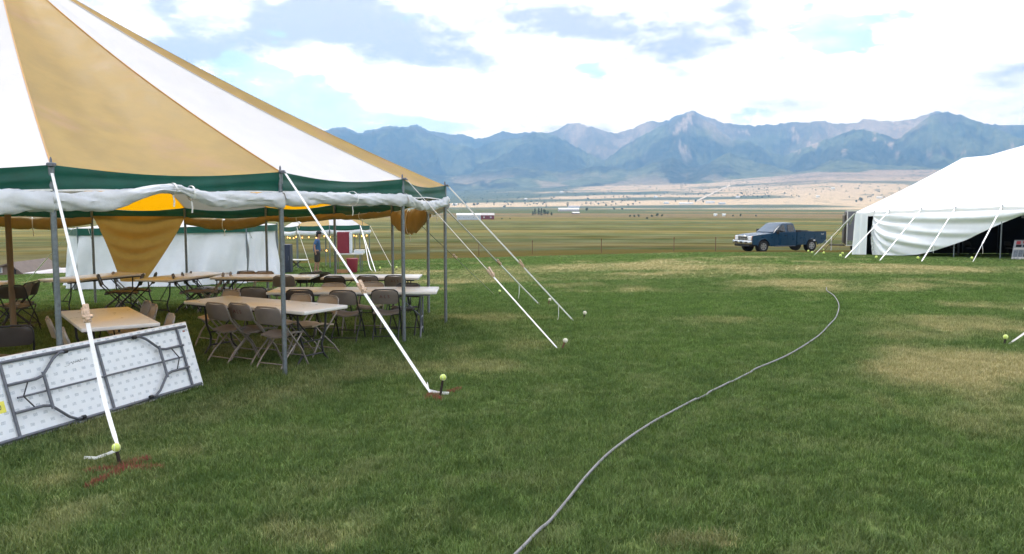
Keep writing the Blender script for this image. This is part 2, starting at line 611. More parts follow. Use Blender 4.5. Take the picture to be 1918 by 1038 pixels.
def grass_material(name, blades):
    m_ = bpy.data.materials.new(name)
    m_.use_nodes = True
    k = NB(m_.node_tree)
    p = m_.node_tree.nodes['Principled BSDF']
    ty = 'INSTANCER' if blades else 'GEOMETRY'

    def A(nm):
        nd = k.n('ShaderNodeAttribute', attribute_name=nm)
        nd.attribute_type = ty
        return nd.outputs['Fac']
    geo = k.n('ShaderNodeNewGeometry')
    pos = geo.outputs['Position']
    if blades:
        rnd = k.n('ShaderNodeAttribute', attribute_name='hue')
        rnd.attribute_type = 'GEOMETRY'
        rv = rnd.outputs['Fac']
        fine_ = k.noise(pos, 5.0, 3, 0.6)
    else:
        rv = k.noise(pos, 22.0, 6, 0.7)
        fine_ = k.noise(pos, 1.6, 8, 0.7)
    mid = k.noise(pos, 0.9, 5, 0.6)
    g = k.mix(k.ss(mid, 0.35, 0.65), (.082, .168, .028), (.135, .215, .058))
    g = k.mix(k.ss(k.noise(pos, 3.4, 5, .65), .50, .66, 0, .75), g, (.036, .080, .016))
    g = k.mix(k.ss(k.noise(pos, 1.25, 6, .65), .50, .62, 0, .7), g, (.185, .205, .075))
    g = k.mix(A('lush'), g, (.105, .235, .020))
    g = k.mix(k.ss(fine_, 0.52, 0.74, 0, .5), g, (.155, .18, .085))
    g = k.mix(k.ss(k.noise(pos, 2.3, 6, 0.65), 0.52, 0.70, 0, .35), g, (.16, .155, .075))
    d = k.mix(rv, (.44, .35, .18), (.72, .58, .34))
    dryf = k.m('ADD', A('dry'), k.m('MULTIPLY', k.m('SUBTRACT', rv, 0.5), 0.5))
    c = k.mix(k.ss(dryf, 0.18, 0.95, 0, 0.92), g, d)
    c = k.mix(k.m('MULTIPLY', k.ss(rv, 0.86, 0.97), .5), c, (.30, .27, .15))
    tuft_ = k.ss(k.noise(pos, 8.0, 4, .7), .34, .66)
    c = k.mix(.95, c, k.mix(tuft_, k.mix(.68, c, (.010, .026, .006)), k.mix(.30, c, (.26, .36, .12))))
    if blades:
        c = k.mix(k.ss(rv, 0.2, 0.8), k.mix(.58, c, (.010, .028, .005)), k.mix(.30, c, (.27, .42, .12)))
    else:
        c = k.mix(k.ss(rv, 0.1, 0.5, .45, 0), c, (.03, .055, .018))
    mott = k.noise(pos, 1.5, 6, .66)
    c = k.mix(k.ss(mott, .34, .48, .62, 0), c, (.020, .064, .010))
    c = k.mix(k.ss(mott, .52, .64, 0, .42), c, (.24, .27, .12))
    c = k.mix(k.ss(k.noise(pos, 4.5, 5, .66), .38, .5, .40, 0), c, (.020, .058, .010))
    c = k.mix(k.ss(A('dry'), .25, 1.0, 0, .52), c, d)
    c = k.mix(.06, c, (.5, .6, .3))
    if not blades:
        w = k.mix(k.ss(k.noise(pos, .25, 8, 0.7), .3, .7), (.080, .076, .020), (.125, .098, .036))
        c = k.mix(A('wild'), c, w)
        c = k.mix(.15, c, (.04, .035, .02))
    k.put(p.inputs['Base Color'], c)
    p.inputs['Roughness'].default_value = 0.62 if blades else 0.95
    p.inputs['Specular IOR Level'].default_value = 0.12 if blades else 0.0
    if blades:
        tr = k.n('ShaderNodeBsdfTranslucent')
        k.put(tr.inputs[0], k.mix(.5, c, (.12, .22, .02)))
        ms = k.n('ShaderNodeMixShader')
        ms.inputs[0].default_value = .25
        k.nt.links.new(p.outputs[0], ms.inputs[1])
        k.nt.links.new(tr.outputs[0], ms.inputs[2])
        k.nt.links.new(ms.outputs[0], m_.node_tree.nodes['Material Output'].inputs[0])
    else:
        bp = k.n('ShaderNodeBump')
        bp.inputs['Strength'].default_value = 0.6
        bp.inputs['Distance'].default_value = 0.05
        k.put(bp.inputs['Height'], k.noise(pos, 9.0, 8, 0.75))
        k.nt.links.new(bp.outputs[0], p.inputs['Normal'])
    return m_


M_SOIL = grass_material('lawn_turf', False)
M_BLADE = grass_material('grass_blade', True)
AZN = az_list(38, 0.25, 4)
RL = np.concatenate([[0.3, 1.2, 2.0], 2.6 * 1.016 ** np.arange(0, 234)])
lawn = polar_mesh('lawn', AZN, RL, gz, True, material=M_SOIL, attrs=lawn_attrs)

# grass blades, scattered on the lawn
tufts = bpy.data.collections.new('grass_tufts')
for ti in range(7):
    vs, fs, hue = [], [], []
    for q in range(34):
        a, rad = rng.uniform(0, 6.28), 0.08 * math.sqrt(rng.uniform(0, 1))
        x0, y0 = rad * math.cos(a), rad * math.sin(a)
        hgt = rng.uniform(.025, .062) * (1.25 if rng.uniform() < .12 else 1)
        th, lean = rng.uniform(0, 6.28), rng.uniform(0.1, 1.1) * hgt
        w = rng.uniform(.0016, .0032)
        wx, wy = -math.sin(th) * w, math.cos(th) * w
        lx, ly = math.cos(th) * lean, math.sin(th) * lean
        k0 = len(vs)
        vs += [(x0 - wx, y0 - wy, -.01), (x0 + wx, y0 + wy, -.01),
               (x0 + lx * .35 + wx * .8, y0 + ly * .35 + wy * .8, hgt * .6), (x0 + lx * .35 - wx * .8, y0 + ly * .35 - wy * .8, hgt * .6),
               (x0 + lx, y0 + ly, hgt)]
        fs += [(k0, k0 + 1, k0 + 2, k0 + 3), (k0 + 3, k0 + 2, k0 + 4)]
        hue += [rng.uniform()] * 5
    me = bpy.data.meshes.new('grass_tuft')
    me.from_pydata(vs, [], fs)
    ha = me.attributes.new('hue', 'FLOAT', 'POINT')
    ha.data.foreach_set('value', np.array(hue, np.float32))
    me.materials.append(M_BLADE)
    tufts.objects.link(bpy.data.objects.new('grass_tuft', me))

ng = bpy.data.node_groups.new('grass_scatter', 'GeometryNodeTree')
ng.interface.new_socket('Geometry', in_out='INPUT', socket_type='NodeSocketGeometry')
ng.interface.new_socket('Geometry', in_out='OUTPUT', socket_type='NodeSocketGeometry')
gi, go = ng.nodes.new('NodeGroupInput'), ng.nodes.new('NodeGroupOutput')
dp = ng.nodes.new('GeometryNodeDistributePointsOnFaces')
na_ = ng.nodes.new('GeometryNodeInputNamedAttribute'); na_.data_type = 'FLOAT'; na_.inputs[0].default_value = 'gdens'
ci = ng.nodes.new('GeometryNodeCollectionInfo'); ci.inputs[0].default_value = tufts; ci.inputs[1].default_value = True; ci.inputs[2].default_value = True
ip = ng.nodes.new('GeometryNodeInstanceOnPoints'); ip.inputs['Pick Instance'].default_value = True
rvn = ng.nodes.new('FunctionNodeRandomValue'); rvn.data_type = 'FLOAT_VECTOR'
rvn.inputs[0].default_value = (-.15, -.15, 0); rvn.inputs[1].default_value = (.15, .15, 6.283)
rsn = ng.nodes.new('FunctionNodeRandomValue'); rsn.data_type = 'FLOAT'
rsn.inputs[2].default_value = .5; rsn.inputs[3].default_value = 1.12
L = ng.links.new
L(gi.outputs[0], dp.inputs['Mesh'])
L(na_.outputs[0], dp.inputs['Density'])
L(dp.outputs['Points'], ip.inputs['Points'])
L(ci.outputs[0], ip.inputs['Instance'])
L(rvn.outputs[0], ip.inputs['Rotation'])
L(rsn.outputs[1], ip.inputs['Scale'])
L(ip.outputs[0], go.inputs[0])
grass = bpy.data.objects.new('lawn_grass', lawn.data)
link(grass)
grass['kind'] = 'stuff'
grass['label'] = 'short mown lawn grass, green with dry straw patches'
mg = grass.modifiers.new('scatter', 'NODES')
mg.node_group = ng


def valley_tint(vs):
    x, y = vs[:, 0], vs[:, 1]
    r = np.hypot(x, y)
    u = np.where(y > 0, az_u(x, y), 959)
    lr = np.log(np.maximum(r, 50.0))
    # long strips of pasture, hay field and bare ground, lying across the view
    s1 = fbm(x * 0.0016 + 3, lr * 9.0, 51, 4)
    s2 = fbm(x * 0.005 + 9, lr * 30.0, 61, 4, .6)
    olive = np.array((.092, .090, .018)); straw = np.array((.225, .180, .048)); brown = np.array((.22, .15, .070))
    green = np.array((.085, .12, .04)); tan = np.array((.66, .52, .36)); sage = np.array((.10, .13, .075))
    c = np.repeat(olive[None], len(x), 0) + (straw - olive)[None] * (0.9 * sstep(s1 * .55 + s2 * .45, .42, .60))[:, None]

    def over(c, col, f):
        return c * (1 - f[:, None]) + col[None] * f[:, None]
    c = over(c, green, 0.75 * sstep(fbm(x * .002 + 40, lr * 14, 71, 3), .55, .66))
    c = over(c, brown, .85 * sstep(r, 950, 1080) * (1 - sstep(r, 1450, 1500)) * sstep(fbm(x * .0012, lr * 20, 81, 3), .3, .45))
    c = over(c, green, .8 * sstep(r, 1500, 1560) * (1 - sstep(r, 2300, 2450)) * sstep(s2, .3, .5))
    c = over(c, brown * 1.25, .9 * sstep(r, 1620, 1700) * (1 - sstep(r, 1820, 1850)) * sstep(u, 1150, 1250))
    c = c * (0.62 + .38 * sstep(r, 110, 330))[:, None]
    far = sstep(r, 2400, 2650)
    cover = fbm(x * .0011, r * .0016, 91, 5, .6)
    c = over(c, tan, far * (0.85 + .15 * s2))
    c = over(c, sage, far * sstep(cover + .32 * sstep(1180 - u, -120, 380) * sstep(r, 2900, 4200) + .1 * sstep(1350 - u, 0, 300) * sstep(r, 5200, 6000), .52, .66))
    c = over(c, np.array((.40, .31, .25)), sstep(r, 5600, 7600) * sstep(u, 1350, 1500) * .8)
    speck = (vnoise(x * .03, r * .02, 95) > .86) & (r > 2500)
    c = over(c, np.array((.05, .07, .05)), speck * .7 * sstep(r, 2500, 4000))
    return {'tint': np.clip(c, 0, 1)}


M_VALLEY = vcol_mat('valley_grass', 0.06, .22)
valley = polar_mesh('valley_plain', az_list(46, 0.16, 6), 100.5 * 1.0165 ** np.arange(0, 272), gz, True, material=M_VALLEY, attrs=valley_tint)

SKY = np.array([(-700, 250), (300, 262), (560, 262), (612, 246), (630, 240), (650, 241), (676, 251), (700, 247), (735, 239), (760, 240), (784, 235), (810, 247), (845, 252),
                (862, 252), (890, 260), (905, 259), (940, 247), (965, 249), (1000, 247), (1030, 243), (1060, 232), (1078, 231), (1100, 240), (1130, 250),
                (1150, 251), (1185, 240), (1216, 228), (1230, 234), (1262, 221), (1290, 210), (1312, 219), (1350, 232), (1375, 236), (1400, 238), (1440, 238),
                (1475, 233), (1500, 234), (1530, 229), (1560, 233), (1590, 231), (1610, 223), (1630, 228), (1660, 230), (1690, 226), (1720, 214), (1745, 207),
                (1765, 208), (1800, 217), (1835, 230), (1870, 236), (1918, 234), (2200, 244), (2900, 250)], float)
CRA = np.array([(-700, 262), (560, 266), (612, 247), (640, 242), (676, 253), (735, 243), (784, 238), (815, 252), (850, 270), (890, 278), (930, 264), (975, 256), (1005, 248),
                (1040, 254), (1075, 272), (1110, 292), (1130, 302), (1150, 284), (1190, 258), (1225, 240), (1262, 223), (1290, 212), (1330, 236), (1365, 262), (1400, 264),
                (1430, 282), (1460, 292), (1500, 277), (1540, 262), (1580, 248), (1610, 245), (1640, 253), (1670, 262), (1700, 240), (1725, 222), (1755, 210),
                (1800, 219), (1835, 232), (1880, 255), (1918, 270), (2200, 262), (2900, 270)], float)
CRF = np.array([(-700, 330), (560, 330), (700, 322), (850, 330), (960, 314), (1050, 322), (1120, 308), (1180, 318), (1255, 294), (1300, 316), (1360, 284), (1420, 304), (1480, 322),
                (1560, 298), (1620, 308), (1700, 312), (1800, 318), (1918, 326), (2900, 330)], float)


def mountain_z(x, y):
    r = np.hypot(x, y)
    a = np.arctan2(x, y)
    u = az_u(x, np.maximum(y, 1))
    u = u + 5 * (fbm(a * 300, r * 0 + 1.0, 120, 4) - .5)
    q = r + 900 * (fbm(a * 22, r * .0003, 101, 3) - 0.5)
    q = np.clip(q, 8150, None)
    ca = np.maximum(np.cos(a), .3)
    zb = np.interp(u, BASEV[:, 0], BASEV[:, 1]); zf = np.interp(u, CRF[:, 0], CRF[:, 1])
    za = np.interp(u, CRA[:, 0], CRA[:, 1]); zs = np.interp(u, SKY[:, 0], SKY[:, 1])
    jag = (fbm(a * 420, r * 0 + 4.0, 130, 4, .6) - .5) * 5
    Hb = (375 - zb) / F * 8200 * ca
    Hf = (375 - zf) / F * 9300 * ca
    Ha = (375 - za + jag) / F * 11300 * ca
    Hs = (375 - zs + jag) / F * 13600 * ca
    nodes = [8150, 9300, 9800, 11300, 12100, 13600, 16500]
    vals = [Hb, Hf, Hf * .9 + Ha * .06, Ha, np.minimum(Ha, Hs) - 170, Hs, Hs * .3]
    z = np.zeros_like(x)
    sharp = np.zeros_like(x)
    for i in range(6):
        m_ = (q >= nodes[i]) & (q <= nodes[i + 1])
        t = np.clip((q - nodes[i]) / (nodes[i + 1] - nodes[i]), 0, 1)
        te = t * .6 + .4 * t * t * (3 - 2 * t)
        z = np.where(m_, vals[i] * (1 - te) + vals[i + 1] * te, z)
        sharp = np.where(m_, np.sin(np.pi * t), sharp)
    wa = a * 9200 + 700 * (fbm(x * .0012, y * .0012, 140, 4) - .5)
    rid = 1 - np.abs(2 * fbm(wa / 520.0, r / 2600.0, 110, 4, .5) - 1)
    rid2 = 1 - np.abs(2 * fbm(wa / 170.0, r / 700.0, 115, 4, .55) - 1)
    z = z - sharp * (270 * (1 - rid) * 1.4 + 90 * (1 - rid2)) * sstep(q, 8300, 9800)
    base = gz(x, y)
    return np.where(r < 8400, base + (np.maximum(z, base) - base) * sstep(r, 8000, 8400), np.maximum(z, base * .8))


def mountain_tint(vs):
    x, y, z = vs.T
    r = np.hypot(x, y)
    a = np.arctan2(x, y)
    u = az_u(x, np.maximum(y, 1))
    n = fbm(x * .0016, y * .0016 + z * .002, 200, 5, .6)
    n2 = fbm(a * 60, z * .004, 210, 5, .6)
    n3 = fbm(x * .006, y * .006, 220, 4, .6)
    forest_and_shadow = np.array((.014, .032, .026)); meadow = np.array((.16, .20, .11)); rock = np.array((.60, .48, .42)); dark = np.array((.10, .10, .11))  # forest and dark tones also stand in for cloud shadow on the range
    c = np.repeat(forest_and_shadow[None], len(x), 0)

    def over(c, col, f):
        return c * (1 - f[:, None]) + col[None] * f[:, None]
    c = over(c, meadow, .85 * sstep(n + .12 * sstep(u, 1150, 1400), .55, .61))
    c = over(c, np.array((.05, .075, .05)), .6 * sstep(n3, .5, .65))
    tl = z + 420 * (n2 - .5) + 150 * (n3 - .5)
    c = over(c, dark, .9 * sstep(tl, 840, 960))
    back = sstep(r, 11900, 12400)

    def g(uc, su):
        return np.exp(-((u - uc) / su) ** 2)
    tanmask = np.clip(back * (g(1085, 38) + g(1180, 45) + g(1600, 95)) + g(1335, 34) * sstep(tl, 640, 900) * .8 + (g(1690, 28) * sstep(tl, 700, 950)) * .9, 0, 1)
    c = over(c, rock, tanmask * sstep(tl, 560, 680) * (.5 + .5 * sstep(n3, .42, .54)))
    c = over(c, rock, .85 * sstep(n2, .64, .68) * sstep(z, 350, 700) * sstep(u, 1150, 1300))
    low = 1 - sstep(z, 130, 330)
    c = over(c, np.array((.42, .35, .26)), low * sstep(fbm(x * .003, y * .002, 230, 4), .55, .62) * .8)
    return {'tint': np.clip(c, 0, 1)}


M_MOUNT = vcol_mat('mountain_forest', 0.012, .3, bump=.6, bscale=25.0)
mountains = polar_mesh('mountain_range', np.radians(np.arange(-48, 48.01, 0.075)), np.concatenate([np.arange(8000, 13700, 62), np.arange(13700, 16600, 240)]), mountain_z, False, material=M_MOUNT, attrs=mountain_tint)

# ------------------------------------------------------------------ haze
hm = bpy.data.materials.new('thin_air')
hm.use_nodes = True
hm.node_tree.nodes.clear()
k = NB(hm.node_tree)
pv = k.n('ShaderNodeVolumePrincipled')
pv.inputs['Color'].default_value = (.22, .49, 1.0, 1)
pv.inputs['Absorption Color'].default_value = (.22, .22, .22, 1)
pv.inputs['Density'].default_value = 1.2e-4
pv.inputs['Anisotropy'].default_value = 0.4
ho = k.n('ShaderNodeOutputMaterial')
k.nt.links.new(pv.outputs[0], ho.inputs['Volume'])
hb = MB().box((0, 4200, 980), (27000, 27000, 2100))
haze = hb.build('haze', hm, smooth=0)
haze['kind'] = 'stuff'
haze['label'] = 'thin blue haze over the valley and mountains'

# ------------------------------------------------------------------ shared materials
M_WHITE = fabric('tent_white', (.56, .56, .575), (.80, .80, .78), .10, .04, 2.0, dirt=((.62, .60, .55), .25, 1.3))
M_YELL = fabric('tent_yellow', (.50, .365, .135), (1.0, .47, .0), .46, .14, 2.6, dirt=((.58, .37, .24), .85, .75), bump=.3)
M_GREEN = fabric('tent_green', (.008, .085, .062), (.02, .10, .07), .08, .15, 3.0, rough=.42)
M_WALLV = fabric('wall_vinyl', (.80, .83, .88), (.60, .60, .58), .25, .06, 4.0, dirt=((.50, .50, .48), .3, 3.0), rough=.42, bump=1.0, bscale=9.0)
M_WALLV_LIT = fabric('wall_vinyl_yellow_lit', (.38, .27, .11), (.5, .31, .07), .2, .10, 4.0)  # yellow canopy light painted into the colour of the white wall vinyl
M_HEM = mat('hem_white', (.75, .75, .75), .5)
M_GALV = mat('galvanised_steel', (.19, .215, .24), .42, .15, 30, metal=.65)
M_CPOLE = mat('centre_pole', (.17, .13, .09), .7, .2, 12, stretch=(1, 1, .1))
M_DARKST = mat('dark_steel', (.035, .036, .04), .45, .2, 20, metal=.3)
M_GREYST = mat('grey_steel', (.13, .14, .165), .4, .15, 25, metal=.4)
M_BLACK = mat('black_plastic', (.015, .015, .017), .5, .2, 20)
M_WEB = mat('white_webbing', (.86, .86, .86), .7, .05, 30, bump=.2, bscale=300)
M_ROPE = mat('grey_rope', (.52, .51, .48), .8, .2, 60)
M_ROPED = mat('dark_rope', (.11, .11, .11), .8, .2, 60)
M_RATCH = mat('ratchet_rust', (.55, .40, .29), .5, .3, 60, metal=.3)
M_BALL = mat('tennis_felt', (.66, .78, .20), .95, .08, 60, bump=.5, bscale=500, spec=.1)
M_BALLW = mat('tennis_felt_faded', (.70, .68, .55), .95, .12, 60, bump=.5, bscale=500, spec=.1)
M_STAKE = mat('iron_stake', (.03, .022, .018), .6, .3, 50, metal=.4)
M_STAKEB = mat('rusty_stake', (.13, .065, .04), .8, .3, 60)
M_TABLE = mat('table_top', (.66, .65, .63), .28, .03, 5, rvar=.01)
M_TAUPE = mat('taupe_plastic', (.175, .152, .138), .45, .10, 9)
M_TAUPEF = mat('taupe_frame', (.24, .215, .195), .4, .12, 20, metal=.2)
M_BRWN = mat('dark_brown_plastic', (.055, .046, .042), .45, .1, 9)
M_TAN = mat('tan_plastic', (.36, .285, .215), .45, .1, 9)
M_LETTER = mat('stencil_paint', (.11, .025, .022), .7, .3, 90)


def strip(mb, pts, w, side, th=.003):
    """flat webbing along pts"""
    side = Vector(side)
    pts = [Vector(p) for p in pts]
    n = len(pts)
    vs = []
    for i, p in enumerate(pts):
        t = (pts[min(i + 1, n - 1)] - pts[max(i - 1, 0)]).normalized()
        s = (side - t * side.dot(t)).normalized()
        nn = t.cross(s)
        ww = w[i] if isinstance(w, (list, tuple)) else w
        vs += [p - s * ww / 2 - nn * th / 2, p + s * ww / 2 - nn * th / 2, p + s * ww / 2 + nn * th / 2, p - s * ww / 2 + nn * th / 2]
    fs = []
    for i in range(n - 1):
        for j in range(4):
            fs.append((i * 4 + j, i * 4 + (j + 1) % 4, i * 4 + 4 + (j + 1) % 4, i * 4 + 4 + j))
    fs += [(3, 2, 1, 0), tuple((n - 1) * 4 + j for j in range(4))]
    mb.add(vs, fs)


def lerp(a, c, t):
    return Vector(a) * (1 - t) + Vector(c) * t


# ------------------------------------------------------------------ big striped tent
EAVE = 2.44
ring = []
for bu, bv in ((None, None), (534, 703), (757, 641), (835, 606), (803, 588)):
    if bu is None: ring.append(Vector((-4.36, 8.14, gz(-4.36, 8.14))))
    else: ring.append(G(bu, bv))
for x, y in ((-2.52, 18.0), (-3.98, 19.2), (-5.72, 19.9), (-7.68, 20.1), (-9.62, 19.6)):
    ring.append(Vector((x, y, gz(x, y))))
CX, CY = -7.95, 13.5
for a, rr in ((126, 6.5), (148, 6.5), (170, 6.5), (192, 6.5), (214, 6.5), (236, 6.5), (258, 6.5), (281, 6.4)):
    x, y = CX + rr * math.cos(math.radians(a)), CY + rr * math.sin(math.radians(a))
    ring.append(Vector((x, y, gz(x, y))))
NR = len(ring)
cz = gz(CX, CY)
apex = Vector(at(-14, -80, CY))
tent = thing('striped_tent', 'large round party tent with white and yellow striped canopy and green valance', 'tent', (CX, CY, cz))
EDROP = [0, 0, 0, 0, .04, .13, .18, .21, .22, .21, .18, .14, .1, .06, .03, 0, 0, 0]      # the poles stand a little lower on the far side
eav = [p + Vector((0, 0, EAVE - EDROP[i])) for i, p in enumerate(ring)]
ctr = Vector((CX, CY, 0))


def eave_pt(i, s):
    a, c = eav[i], eav[(i + 1) % NR]
    p = lerp(a, c, s)
    bow = math.sin(math.pi * s)
    inw = Vector((CX - p.x, CY - p.y, 0)).normalized()
    return p + inw * .07 * bow + Vector((0, 0, -.075 * bow))


def out_dir(p):
    return Vector((p.x - CX, p.y - CY, 0)).normalized()


def wrk(i, s, t, sc=1.0):
    return (vnoise(np.array([s * 9 * sc + i * 7.3]), np.array([t * 5 * sc + i * 3.1]), 300)[0] - .5)


for i in range(NR):
    yellow = i % 2 == 0

    def roof(s, t, i=i):
        e = eave_pt(i, s)
        top = apex + out_dir(lerp(eav[i], eav[(i + 1) % NR], s)) * .16
        p = lerp(e, top, t)
        sag = .16 * math.sin(math.pi * t) ** .9
        fold = (.10 * math.sin(math.pi * s) * math.sin(math.pi * min(1, t * 1.05)) * (1 - t * .5))
        return p + Vector((0, 0, -sag - fold + .018 * wrk(i, s, t * 2) * math.sin(math.pi * s)))
    mb = MB().grid(roof, 18, 22)
    o = mb.build('roof_panel', M_YELL if yellow else M_WHITE, tent, True, smooth=60)
    o['label'] = 'mustard yellow canopy panel' if yellow else 'white canopy panel'
    # seam rope along the edge of the panel
    sm = MB()
    strip(sm, [roof(0, t) + Vector((0, 0, .006)) for t in np.linspace(0, .98, 16)], .016, out_dir(eav[i]).cross(Vector((0, 0, 1))), .004)
    so_ = sm.build('seam', M_YELL if i % 4 < 2 else M_WHITE, o, False)
    so_.data.transform(Matrix.Translation(-Vector(tent.location)))

    def val(s, t, i=i):
        e = eave_pt(i, s)
        bow = math.sin(math.pi * s)
        zb = lerp(eav[i], eav[(i + 1) % NR], s).z - .245 + .012 * math.sin(s * 9 + i)
        z = e.z * (1 - t) + zb * t
        o_ = out_dir(e) * (.015 + .02 * math.sin(s * 11 + i * 2) * t + .012 * math.sin(t * 9 + s * 5 + i) * math.sin(math.pi * t))
        return Vector((e.x, e.y, z)) + o_
    v_ = MB().grid(val, 20, 6).build('valance_panel', M_GREEN, tent, True, smooth=60)
    hm_ = MB()
    strip(hm_, [val(s, 1.0) + out_dir(val(s, 1)) * .004 for s in np.linspace(0, 1, 20)], .018, (0, 0, 1), .005)
    h_ = hm_.build('hem', M_HEM, v_, False)
    h_.data.transform(Matrix.Translation(-Vector(tent.location)))

    # rolled side wall tied up under the valance
    back = 4 <= i <= 16

    def prof(s, i=i):
        """(half height, drop of the axis below the eave) of the roll"""
        if i == 0:       # gap next to the second pole of the front
            h = np.interp(s, [0, .12, .3, .42, .5, .62, 1], [.105, .11, .09, .045, .05, .095, .10])
            return h, np.interp(s, [0, .22, .40, .5, .64, 1], [.235, .235, .165, .165, .235, .225]) + h
        if i == 17:
            return .115, .235 + .115
        if i == 1:
            h = np.interp(s, [0, .5, 1], [.10, .085, .095])
            return h, .215 + h
        if i == 2:
            h = np.interp(s, [0, .3, 1], [.10, .085, .085])
            return h, .19 + h + .10 * math.sin(math.pi * s)
        if i == 3:
            return .09, .24 + .09 + .05 * math.sin(math.pi * s)
        if i == 4:
            h = .15 + .10 * math.sin(math.pi * s)
            return h, .22 + h + .05 * math.sin(math.pi * s)
        if i in (5, 6):
            h = .065 + .02 * math.sin(math.pi * s)
            return h, .20 + h
        h = .085 + .05 * math.sin(math.pi * s)
        return h, .21 + h + .05 * math.sin(math.pi * s)
    if i != 8:
        def roll(a, s, i=i):
            h, dr = prof(s)
            e = lerp(eav[i], eav[(i + 1) % NR], s)
            g = 2 * math.pi * a
            od = out_dir(e)
            lump = .45 if 4 <= i <= 16 else 1.0
            nz = 1 + lump * (.34 * (vnoise(np.array([s * 15 + i * 5.0 + 2.2 * math.sin(g)]), np.array([a * 6.0]), 310)[0] - .5) + .22 * (vnoise(np.array([s * 41 + i * 5.0 + 3 * math.cos(g)]), np.array([a * 9.0]), 311)[0] - .5) + .12 * math.sin(s * 23 + 3 * math.sin(g) + i) + .07 * math.sin(s * 57 + 5 * math.sin(g * 2) + 2 * i))
            pinch = 1 - .25 * math.exp(-((s - .52) / .02) ** 2)
            h = h * (.86 if i < 4 or i == 17 else 1)
            dep = .065 if i < 4 or i == 17 else .06
            return Vector((e.x, e.y, e.z - dr)) + od * (.02 + dep * math.cos(g) * nz * pinch) + Vector((0, 0, h * math.sin(g) * nz * pinch))
        rw = MB().grid(roll, 26, 64, True).build('rolled_wall', M_WALLV_LIT if 4 <= i <= 16 else M_WALLV, tent, True, smooth=50)
        tie = MB()
        for s in ((.52,) if i else (.47, .55)):
            h, dr = prof(s)
            e = lerp(eav[i], eav[(i + 1) % NR], s)
            od = out_dir(e)
            sd_ = od.cross(Vector((0, 0, 1)))
            lp = [Vector((e.x, e.y, e.z - dr)) + od * (.02 + .095 * math.cos(g)) + Vector((0, 0, (h + .012) * math.sin(g))) for g in np.linspace(0, 2 * math.pi, 17)]
            strip(tie, lp, .02, sd_, .004)
            strip(tie, [lp[12], lp[12] + Vector((.01, 0, -.07)), lp[12] + Vector((0, .01, -.13))], .018, sd_, .003)
        t_ = tie.build('tie_strap', M_HEM, rw, False)
        t_.data.transform(Matrix.Translation(-Vector(tent.location)))

# fallen side wall on the far side, hanging to a point
i = 8


def drape(s, t):
    a, c = eav[8], eav[9]
    top = lerp(a, c, s) + Vector((0, 0, -.2))
    low_l, low_r = Vector(at(272, 527, 19.9)), Vector(at(226, 527, 19.7))
    bot = lerp(low_l, low_r, s)
    mid_pull = t ** (1.15 - .35 * s)
    p = lerp(top, bot, mid_pull)
    z = top.z * (1 - t) + bot.z * t
    sw = .10 * math.sin(math.pi * s) * math.sin(math.pi * min(1, t * 1.5))
    fold = .07 * math.sin((t + .10 * (2 * s - 1) ** 2) * 26) * math.sin(math.pi * s) * (1 - .6 * t)
    return Vector((p.x, p.y - fold - .08 * math.sin(math.pi * s), z - sw))


drape_o = MB().grid(drape, 26, 46).build('wall_drape', M_WALLV_LIT, tent, True, smooth=60)
drape_o['label'] = 'loose side wall hanging down to a point'

for i, p in enumerate(ring):
    pl = MB().tube([p + Vector((0, 0, -.05)), p + Vector((0, 0, EAVE - EDROP[i] - .02))], .0285, 12).build('side_pole', M_GALV, tent, True)
    ev = EAVE - EDROP[i]
    sp = MB().tube([p + Vector((0, 0, ev - .03)), p + Vector((0, 0, ev + .05)), p + Vector((0, 0, ev + .075))], [.012, .012, .004], 8)
    sp.tube([p + out_dir(p) * .05 + Vector((.03 * math.cos(g), .03 * math.sin(g), ev - .01)) for g in np.linspace(0, 6.28, 11)], .007, 6)
    sp.box(p + out_dir(p) * .03 + Vector((0, 0, ev + .005)), (.07, .07, .03), bev=.008)
    q = sp.build('pin', M_GREYST, pl, False)
    q.data.transform(Matrix.Translation(-Vector(tent.location)))
MB().tube([(CX, CY, cz - .05), (CX, CY, apex.z)], .047, 14).build('centre_pole', M_CPOLE, tent, True)
cap = MB().tube([apex + Vector((0, 0, -.12)), apex + Vector((0, 0, .02)), apex + Vector((0, 0, .08))], [.2, .17, .02], 20).build('crown_cap', M_WHITE, tent, True)

# ------------------------------------------------------------------ stakes, straps
def stake(name, label, base, ball=None, ballmat=None, group='stakes of the striped tent', lean=(.03, .02), h=.17, rust=False, r=.034):
    s_ = thing(name, label, 'tent stake', base, 0, group)
    top = Vector((lean[0], lean[1], h))
    MB().tube([Vector((-lean[0] * .5, -lean[1] * .5, -.1)), top], .0135, 9).build('rod', M_STAKEB if rust else M_STAKE, s_)
    if ballmat:
        o = MB().ball((0, 0, 0), r, 18, 12)
        bo = o.build('tennis_ball', ballmat, s_)
        bo.location = top + Vector((lean[0], lean[1], h)).normalized() * r * .6
        sm = MB()
        sm.tube([Vector((math.cos(t) * .7 + math.cos(3 * t) * .3, math.sin(t) * .7 - math.sin(3 * t) * .3, 2 * math.sqrt(.21) * math.sin(2 * t))).normalized() * r for t in np.linspace(0, 2 * math.pi, 40)], .0018, 5)
        sm.build('ball_seam', M_HEM, bo)
    return s_


